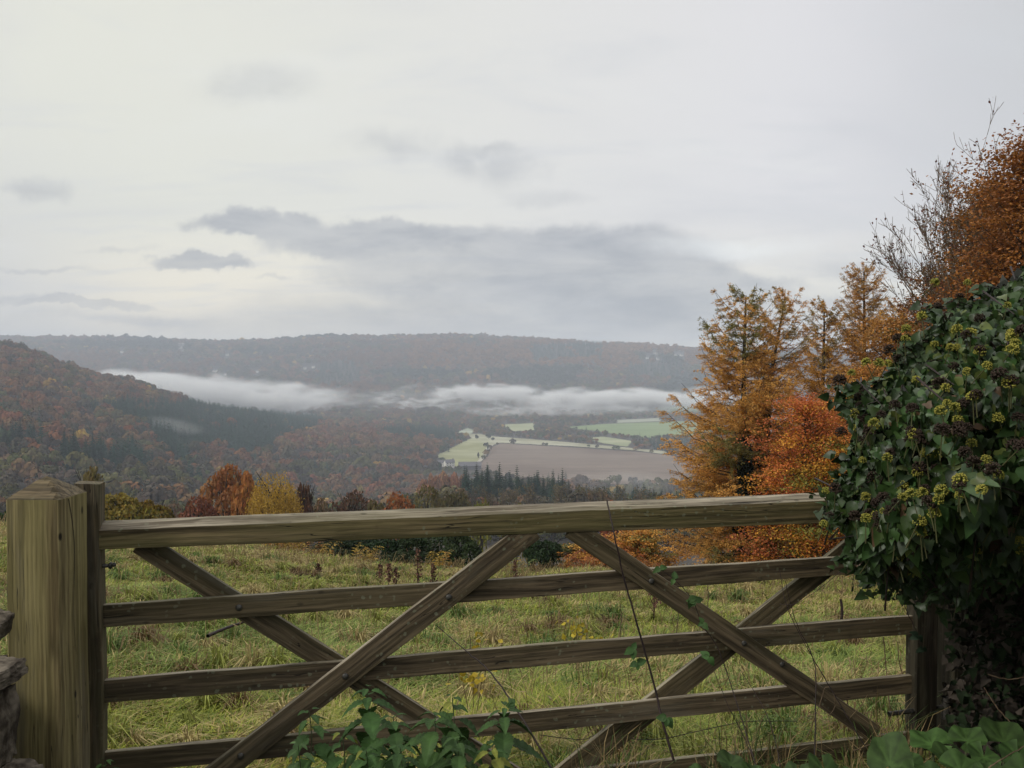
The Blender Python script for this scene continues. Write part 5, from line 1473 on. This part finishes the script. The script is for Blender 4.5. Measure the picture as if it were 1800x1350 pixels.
    z = np.linspace(-.2, 1.75, 12); mb = MB(); mb.add(*path_tube(np.stack([.03 * np.sin(z * 3), z * 0, z], 1), .27 + .03 * np.sin(z * 4), 12)); mb.build('bark', M['bark'], t2, True)
    n = 1500; a = rng.uniform(0, 6.28, n); zz = rng.uniform(-.05, 1.6, n); rr = .3 + rng.uniform(0, .07, n) ; c = np.stack([np.cos(a) * rr, np.sin(a) * rr, zz], 1)
    V, Fc, m = shaped_leaves(LEAF2, c, np.stack([np.cos(a), np.sin(a), a * 0], 1) + rng.normal(size=(n, 3)) * .5, np.array([[0, 0, -1.]]) + rng.normal(size=(n, 3)) * .6, rng.uniform(.03, .05, n), rng.uniform(.2, .8, n), rng.uniform(.2, .8, n), rng)
    mesh('dead_leaves', V, Fc, M['vcol'], t2, rep(np.array((.055, .045, .036)) * rng.uniform(.5, 1.5, (n, 1)), m))
    # leaves on the hanging post
    n = 260; zz = rng.uniform(.1, 1.4, n); xx = rng.uniform(-.06, .13, n); c = np.stack([xx, -.03 - rng.uniform(0, .03, n), zz], 1)
    V, Fc, m = shaped_leaves(LEAF2, c, np.array([[0, -1., .2]]) + rng.normal(size=(n, 3)) * .4, np.array([[0, 0, -1.]]) + rng.normal(size=(n, 3)) * .6, rng.uniform(.025, .045, n), rng.uniform(.2, .7, n), rng.uniform(.1, .6, n), rng)
    mesh('dead_leaves', V, Fc, M['vcol'], hp, rep(np.array((.045, .042, .032)) * rng.uniform(.5, 1.4, (n, 1)), m))


build_ivy()


# ------------------------------------------------------------------ nettles and broad leaves in front of the gate
def nettle(px, topy, Y, seed, label, size=.055, col=(.03, .062, .016), yellow=0.0, lean=0.0):
    rng = np.random.default_rng(seed); top = P(px, topy, Y); h = float(top[2]); pts = np.stack([lean * (np.linspace(0, 1, 10) ** 2 - 1) * 1.0 + .012 * np.sin(np.arange(10)), .01 * np.cos(np.arange(10) * .8), np.linspace(0, h, 10)], 1)
    t = thing('nettle', label, 'nettle', (top[0], Y, 0))
    V, Fc = path_tube(pts, np.linspace(.0035, .0014, 10), 6); mesh('stem', V, Fc, M['nstem'], t, smooth=True)
    C, N, T, S, K = [], [], [], [], []; z = h; step = .012; size = size * 1.45; a = rng.uniform(0, 3)
    while z > h - .5:
        f = (h - z); s = size * min(1, .35 + f * 9) * (1.25 if f > .1 else 1)
        for sgn in (0, math.pi):
            u = np.array([math.cos(a + sgn), math.sin(a + sgn), 0]); p = np.array([np.interp(z, pts[:, 2], pts[:, k]) for k in range(3)])
            dr = min(.9, .1 + f * 3.5); el = norm(u + np.array([0, 0, .45 - dr])); C.append(p + el * .012); T.append(el); N.append(np.array([0, 0, 1.]) + u * dr * .8 + rng.normal(size=3) * .12); S.append(s * rng.uniform(.85, 1.15))
            c = np.array(col) * rng.uniform(.75, 1.3); 
            if rng.random() < yellow: c = np.array((.14, .15, .025)) * rng.uniform(.7, 1.2)
            K.append(c)
        a += math.pi / 2 + rng.uniform(-.2, .2); z -= step; step = min(step * 1.28, .042)
    # serrated outline
    m = 11; tt = np.linspace(0, 1, m); wd = .36 * np.sin(np.clip(tt, 0, 1) ** .72 * math.pi) ** .85 * (1 - .1 * tt)
    rt = []
    for i in range(m):
        rt.append((wd[i], tt[i] * 1.15))
        if 0 < i < m - 1: rt.append((wd[i] * .8 + .01, tt[i] * 1.15 + .035))
    rt = np.array(rt); lf = rt[1:-1][::-1] * (-1, 1); out = np.concatenate([rt, lf]); k = len(out); mid = np.stack([np.zeros(5), np.linspace(.1, 1.0, 5)], 1)
    C, N, T, S, K = map(np.array, (C, N, T, S, K)); N = norm(N); T = norm(T - N * (T * N).sum(1, keepdims=True)); B = np.cross(T, N); mb = MB()
    r = len(rt)
    for i in range(len(C)):
        L = np.concatenate([rt, rt * (-1, 1)]); L = np.concatenate([L, np.stack([np.zeros(r), rt[:, 1]], 1)])
        x, y = L[:, 0] * S[i], L[:, 1] * S[i]; hgt = np.abs(x) * rng.uniform(.15, .5) - y ** 2 / S[i] * rng.uniform(.1, .45) + .06 * S[i] * np.sin(y / S[i] * 28) * (np.abs(x) / S[i])
        V = C[i] + x[:, None] * B[i] + y[:, None] * T[i] + hgt[:, None] * N[i]; q = np.arange(r - 1)
        F1 = np.stack([q, q + 1, 2 * r + q + 1, 2 * r + q], 1); F2 = np.stack([r + q, 2 * r + q, 2 * r + q + 1, r + q + 1], 1)
        cc = np.ones((len(V), 1)) * K[i]; cc[2 * r:] *= 1.3; mb.add(V, np.concatenate([F1, F2]), cc)
    mb.build('leaves', M['nettle'], t, False)


M['nstem'] = mat_simple('nettle_stem', (.03, .05, .02), (.06, .07, .03), 40, .7)
nettle(642, 1212, 2.62, 1, 'tallest nettle, its tip over the crossing of braces and rail', .062)
nettle(540, 1252, 2.55, 2, 'thin nettle in front of the long brace, apart at the edge of the clump', .05)
nettle(688, 1262, 2.50, 3, 'nettle just beside and below the tallest nettle', .058)
nettle(760, 1258, 2.40, 4, 'large-leaved nettle in the middle of the clump', .075)
nettle(792, 1228, 2.62, 5, 'dark-tipped nettle rising over the gap below the third rail', .05, yellow=.15)
nettle(884, 1246, 2.5, 6, 'nettle with drooping narrow leaves beside the slanting black stem', .062, lean=.05)
nettle(862, 1318, 2.3, 7, 'short nettle with yellow-green lower leaves at the bottom edge', .058, yellow=.6)
nettle(598, 1290, 2.4, 8, 'small nettle low between the tallest and the thin nettle', .05, yellow=.3)
nettle(520, 1312, 2.35, 9, 'pale small-leaved nettle low at the outer edge of the clump', .045, (.05, .09, .03))
nettle(700, 1318, 2.25, 10, 'broad dark nettle low at the bottom edge', .062)
nettle(800, 1300, 2.3, 11, 'nettle low in the clump under the dark-tipped one', .058)
nettle(640, 1322, 2.3, 12, 'nettle low under the tallest, mostly cut by the frame', .055, yellow=.15)
nettle(180, 1338, 2.7, 13, 'tiny nettle tip at the foot of the latch stile', .04)


def round_plant(seed, label, specs):
    """specs: list of (px, py, Y, diameter px); all stalks from one crown"""
    rng = np.random.default_rng(seed); ps = [P(a, b, Y) for a, b, Y, _ in specs]; c = np.mean(ps, 0)
    t = thing('butterbur', label, 'plant', (c[0], c[1], 0))
    for (p, (a, b, Y, d)) in zip(ps, specs):
        r = d / 2 / F * Y * .66; p = p - np.array([0, 0, .035]); q = p - np.array([c[0], c[1], 0]); n = 26; an = np.linspace(-math.pi * .93, math.pi * .93, n); V = [(0, 0, 0)]; tl = rng.normal(size=2) * .25 + [0, -.38]
        for ring, rr in enumerate((.35, .7, 1.0)):
            for x in an:
                R_ = r * rr * (1 + (.035 * math.sin(x * 9 + seed) + .02 * math.sin(x * 17) if ring == 2 else 0)) * (1 - .12 * (abs(x) > 2.6))
                V.append((math.sin(x) * R_, math.cos(x) * R_, .16 * r * rr ** 2 * math.sin(x * 4 + seed) + .18 * r * rr - .1 * r * math.cos(x * 12) * (rr < .9) * .4))
        V = np.array(V); Fq = []; 
        for ring in range(2):
            for i in range(n - 1): k = 1 + ring * n + i; Fq.append((k, k + 1, k + n + 1, k + n))
        Ft = [(0, 1 + i + 1, 1 + i) for i in range(n - 1)]
        rz = rng.uniform(0, 6.28); cz, sz_ = math.cos(rz), math.sin(rz); Rm = np.array([[cz, -sz_, 0], [sz_, cz, 0], [0, 0, 1]]); V = V @ Rm.T
        V[:, 2] += V[:, 0] * tl[0] + V[:, 1] * -tl[1] * .9
        col = np.array((.04, .075, .02)) * rng.uniform(.7, 1.25); C = np.tile(col, (len(V), 1)); C[0] *= 1.6; C[1:] *= (1 + .3 * np.cos(np.tile(an, 3) * 8.5))[:, None]
        o = mesh('leaf', V + q, [np.array(Fq), np.array(Ft)], M['nettle'], t, C, True)
        stalk = np.array([np.array([0, 0, -.02]) * (1 - s) + q * s + np.array([0, 0, -.03 * math.sin(s * 3.1)]) for s in np.linspace(0, 1, 7)])
        V, Fc = path_tube(stalk, .004, 6); mesh('stalk', V, Fc, M['nstem'], t, smooth=True)


round_plant(1, 'clump of three broad round leaves under the ivy, brown leaf among them', [(1640, 1290, 2.55, 115), (1700, 1283, 2.5, 95), (1690, 1335, 2.3, 120), (1665, 1312, 2.42, 80), (1640, 1345, 2.3, 80)])
round_plant(2, 'round-leaved plant at the picture corner', [(1765, 1285, 2.5, 125), (1800, 1340, 2.25, 120), (1740, 1345, 2.2, 90), (1730, 1310, 2.35, 80), (1790, 1310, 2.4, 90)])
round_plant(3, 'round-leaved plant in front of the hinge stile foot', [(1565, 1325, 2.35, 115), (1615, 1345, 2.25, 90), (1545, 1348, 2.25, 80), (1600, 1320, 2.45, 70)])
round_plant(4, 'small round-leaved plant farthest from the hinge stile', [(1285, 1325, 2.5, 75), (1330, 1345, 2.35, 75), (1230, 1342, 2.4, 60), (1262, 1346, 2.3, 60)])
round_plant(5, 'mid-sized round-leaved plant between the small one and the hinge stile', [(1450, 1335, 2.35, 85), (1400, 1340, 2.35, 70), (1500, 1345, 2.3, 80), (1425, 1350, 2.25, 60), (1370, 1348, 2.3, 60)])


# ------------------------------------------------------------------ bramble stems, vines and stalks
def vine(label, pts, r0, r1, leaves=(), name='bramble_stem', mat='stem', lcol=(.05, .1, .03), seed=0, cat='stem', lsize=.035):
    c = np.array([P(*p) for p in pts]); n = len(c); s = np.linspace(0, n - 1, n * 6); q = []
    for v in s:
        i = min(int(v), n - 2); f = v - i; p0, p1, p2, p3 = c[max(i - 1, 0)], c[i], c[i + 1], c[min(i + 2, n - 1)]
        q.append(.5 * ((2 * p1) + (-p0 + p2) * f + (2 * p0 - 5 * p1 + 4 * p2 - p3) * f * f + (-p0 + 3 * p1 - 3 * p2 + p3) * f ** 3))
    q = np.array(q); rng = np.random.default_rng(seed); q += rng.normal(size=q.shape) * .0008
    b = q[-1].copy(); t = thing(name, label, cat, b)
    V, Fc = path_tube(q - b, np.linspace(r0, r1, len(q)), 6); mesh('stem', V, Fc, M[mat], t, smooth=True)
    if len(leaves):
        C, N, T, S, K = [], [], [], [], []
        for (px, py, Y) in leaves:
            p = P(px, py, Y) - b
            for k in range(3):
                a = rng.uniform(0, 6.28); T.append([math.cos(a), -.3, math.sin(a) * .7 - .2]); N.append([rng.normal() * .3, -1, .5]); C.append(p); S.append(lsize * rng.uniform(.7, 1.15)); K.append(np.array(lcol) * rng.uniform(.7, 1.3))
        V, Fc, m = shaped_leaves(LEAF1, np.array(C), np.array(N, float), np.array(T, float), np.array(S), rng.uniform(.1, .4, len(C)), rng.uniform(.1, .5, len(C)), rng)
        mesh('leaves', V, Fc, M['nettle'], t, rep(np.array(K), m), True)


vine('long black bramble stem hanging over the top rail down the gate', [(1067, 880, 3.28), (1080, 940, 3.2), (1095, 1010, 3.2), (1118, 1090, 3.18), (1150, 1205, 3.15), (1165, 1270, 3.1), (1185, 1340, 3.05)], .0028, .0048, [(1112, 1140, 3.17), (1120, 1165, 3.17), (1172, 1262, 3.08)], seed=1)
vine('straight dark bramble stem slanting across the third rail to the nettles', [(768, 1100, 3.25), (820, 1145, 3.12), (860, 1180, 3.05), (910, 1250, 2.9), (975, 1360, 2.75)], .0016, .0042, [(905, 1238, 2.9)], seed=2)
vine('leafy green bramble climbing the front brace', [(1160, 1000, 3.38), (1180, 1015, 3.38), (1215, 1050, 3.38), (1235, 1098, 3.38), (1262, 1140, 3.38), (1290, 1220, 3.3), (1330, 1350, 3.0)], .0012, .0022, [(1160, 998, 3.36), (1185, 1018, 3.36), (1222, 1056, 3.36), (1236, 1095, 3.36), (1212, 1054, 3.36)], seed=3, lsize=.032)
vine('dark upright bramble stem before the lower crossing of braces', [(1380, 1020, 3.4), (1398, 1090, 3.4), (1430, 1160, 3.38), (1434, 1230, 3.3), (1432, 1330, 3.2)], .001, .003, seed=4)
vine('thin dark stem slanting from rail to brace foot', [(1370, 1000, 3.45), (1385, 1070, 3.4), (1420, 1140, 3.35), (1460, 1210, 3.3), (1520, 1310, 3.2)], .001, .0024, seed=5)
vine('thin stem rising beside the rear brace with one leaf', [(1255, 1180, 3.3), (1280, 1240, 3.25), (1305, 1290, 3.2), (1330, 1345, 3.1)], .001, .002, [(1246, 1155, 3.32)], seed=6)
vine('thin curved stem crossing low behind the round leaves', [(1300, 1175, 3.3), (1340, 1240, 3.2), (1360, 1290, 3.1), (1372, 1350, 3.0)], .001, .002, seed=7)
vine('curling pale tendril wound on the brace near the fourth rail', [(1418, 1300, 3.3), (1440, 1240, 3.3), (1450, 1210, 3.32), (1462, 1212, 3.3), (1468, 1240, 3.3), (1455, 1260, 3.3)], .0015, .0012, seed=8, mat='drystem')
vine('thin hanging ivy shoot on the hinge stile', [(1592, 1000, 3.6), (1600, 1040, 3.6), (1590, 1062, 3.6), (1604, 1095, 3.6), (1612, 1110, 3.6)], .0022, .0016, [(1614, 1118, 3.58), (1622, 1140, 3.58)], seed=9, lcol=(.02, .035, .02), name='ivy_shoot')
vine('thin twig arching from the ivy across the second rail', [(1500, 985, 3.3), (1440, 1035, 3.3), (1400, 1060, 3.32), (1370, 1062, 3.35)], .0014, .0008, seed=10)
vine('pale dead stalk lying across the round leaves', [(1738, 1350, 2.2), (1760, 1335, 2.2), (1800, 1312, 2.25)], .0022, .0016, seed=11, mat='drystem')
vine('dead cane at the bottom of the hinge stile', [(1500, 1320, 2.9), (1560, 1298, 2.95), (1592, 1292, 3.0)], .002, .0015, seed=12, mat='drystem')
vine('pale forked root across the dead leaves under the ivy', [(1735, 1185, 3.2), (1770, 1194, 3.15), (1800, 1190, 3.1), (1830, 1184, 3.1)], .002, .002, seed=13, mat='drystem')
vine('brown root slanting down the dead leaves', [(1730, 1208, 3.2), (1750, 1240, 3.1), (1780, 1275, 2.95), (1805, 1300, 2.8)], .0022, .002, seed=14, mat='drystem')
vine('rusty wire-like bramble lying low behind the gate', [(950, 1292, 3.7), (1020, 1300, 3.75), (1060, 1290, 3.8), (1150, 1300, 3.8), (1300, 1270, 3.9), (1400, 1268, 3.95)], .0018, .0018, seed=15)
vine('black stick standing in the grass beyond the second rail', [(1478, 1054, 8.2), (1480, 1070, 8.2), (1479, 1095, 8.2)], .012, .016, seed=16, name='stick')
vine('dark fallen branch lying under the second rail', [(450, 1088, 6.6), (420, 1096, 6.5), (395, 1105, 6.3), (365, 1118, 6.1)], .008, .014, seed=17, name='fallen_branch')
vine('thin dry stalk between rails near the hinge stile', [(1553, 1120, 4.6), (1558, 1180, 4.6), (1566, 1262, 4.5)], .003, .003, seed=18, mat='drystem', name='dry_stalk')
vine('second thin dry stalk nearer the hinge stile', [(1578, 1128, 4.7), (1580, 1160, 4.7), (1588, 1190, 4.7)], .003, .003, seed=19, mat='drystem', name='dry_stalk')
for k, (px, y0, y1) in enumerate(((1243, 1028, 1070), (1190, 1060, 1095), (1090, 1060, 1105), (825, 1110, 1150))):
    vine(['upright brown stalk just past the leafy bramble', 'short brown stalk below the second rail near the brace bolt', 'brown stalk in grass by the long bramble', 'thin upright stalk over the third rail'][k], [(px, y0, 5.6), (px + 2, (y0 + y1) / 2, 5.6), (px - 1, y1 + 22, 5.6)], .002, .004, seed=20 + k, mat='drystem', name='dry_stalk')


def dock(px, topy, Y, seed, label):
    rng = np.random.default_rng(seed); top = P(px, topy, Y); g = float(H(top[0], Y)); h = max(.3, float(top[2] - g)); mb = MB(); mb.add(*tubes([(0, 0, -.03)], [(rng.uniform(-.05, .05), 0, h)], .012, .005, 5), (.05, .022, .018))
    n = 70; z = rng.uniform(.35, 1, n) * h; a = rng.uniform(0, 6.28, n); r = rng.uniform(.0, .07, n) * (1.3 - z / h) * 1.5
    V, Fc = quads(np.stack([np.cos(a) * r, np.sin(a) * r, z], 1), rng.normal(size=(n, 3)), rng.normal(size=(n, 3)) + [0, 0, 1], .06, .035); mb.add(V, Fc, rep(np.array((.1, .05, .035)) * rng.uniform(.6, 1.5, (n, 1)), 4))
    for k in range(5):
        a = rng.uniform(0, 6.28); b = np.array([0, 0, h * rng.uniform(.2, .6)]); mb.add(*tubes([b], [b + np.array([math.cos(a) * .12, math.sin(a) * .12, .14])], .006, .003, 4), (.05, .022, .018))
    o = mb.build('dock_stalk', M['vcol']); o.location = (top[0], Y, g); tag(o, label, 'dock plant')


for k, (px, ty, Y, lab) in enumerate(((683, 990, 15, 'drooping dark brown dock, tallest of the trio under the top rail'), (696, 998, 15.2, 'short dark dock close beside the drooping one'), (735, 962, 14, 'tall straight dark dock against the evergreen bushes'), (762, 990, 14.5, 'bent brown dock beside the tall straight one'), (668, 992, 15.5, 'small dark dock at the outer side of the drooping one'),
                                      (905, 985, 16, 'brown dock close to the long brace'), (1150, 1005, 11, 'dark dock at the bolt of the front brace'), (560, 1002, 16, 'small brown dock alone on the slope'))):
    dock(px, ty, Y, k, lab)


def yellow_sprig(px, py, Y, seed, label, n=26):
    rng = np.random.default_rng(seed); p = P(px, py, Y); g = float(H(p[0], Y)); h = max(.1, float(p[2] - g)); t = thing('yellow_sapling', label, 'sapling', (p[0], Y, g))
    V, Fc = tubes([(0, 0, 0)] * 3, [(.05, 0, h), (-.06, .02, h * .9), (.0, -.03, h * 1.05)], .003, .0015, 4); mesh('stems', V, Fc, M['drystem'], t)
    c = rng.normal(size=(n, 3)) * (.055, .04, .04) + (0, 0, h); V, Fc, m = shaped_leaves(LEAF1, c, rng.normal(size=(n, 3)) + [0, -.5, .6], rng.normal(size=(n, 3)), rng.uniform(.025, .045, n), rng.uniform(0, .3, n), rng.uniform(0, .3, n), rng)
    mesh('leaves', V, Fc, M['leaf'], t, rep(np.array((.42, .32, .035)) * rng.uniform(.7, 1.2, (n, 1)), m))


yellow_sprig(832, 1192, 4.6, 1, 'bright yellow leaf cluster just below the third rail')
yellow_sprig(1013, 1108, 6.2, 2, 'yellow-leaved sapling above the third rail near the long bramble')
yellow_sprig(1030, 1118, 6.0, 3, 'paler low yellow sapling beside the taller yellow one', 16)
yellow_sprig(845, 1135, 5.4, 4, 'dull yellow sapling peeping over the third rail', 16)


def gate_foot_grass():
    """long tangled grass growing through the bottom rail"""
    rng = np.random.default_rng(17); n = 1500; px = rng.uniform(980, 1640, n); Y = 3.0 + (px - 900) / 700 * .5 + rng.uniform(-.35, .35, n); x = (px - 900) / F * Y
    h = rng.uniform(.1, .36, n) * np.clip(.5 + .5 * np.sin(px / 40) + .3, .3, 1.2); a = rng.uniform(0, 6.28, n); L = h * rng.uniform(.1, .9, n); z = x * 0
    p0 = np.stack([x, Y, z], 1); D = np.stack([np.cos(a), np.sin(a), a * 0], 1); up = np.array([[0, 0, 1.]]); mb = MB()
    p1 = p0 + up * (h * .7)[:, None] + D * (L * .3)[:, None]; p2 = p0 + up * (h)[:, None] * .95 + D * (L)[:, None]; w = .0022
    c = np.where(rng.random((n, 1)) < .55, np.array([[.26, .19, .09]]), np.array([[.07, .11, .03]])) * rng.uniform(.6, 1.2, (n, 1))
    S = np.cross(D, up) * w; V = np.stack([p0 - S, p0 + S, p1 + S, p1 - S, p2], 1).reshape(-1, 3); o5 = (np.arange(n) * 5)[:, None]
    mb.add(V, [o5 + np.array([[0, 1, 2, 3]]), o5 + np.array([[3, 2, 4]])], rep(c, 5)); tag(mb.build('tangled_grass', M['grass']), kind='stuff')


gate_foot_grass()
print('objects', len(bpy.data.objects))
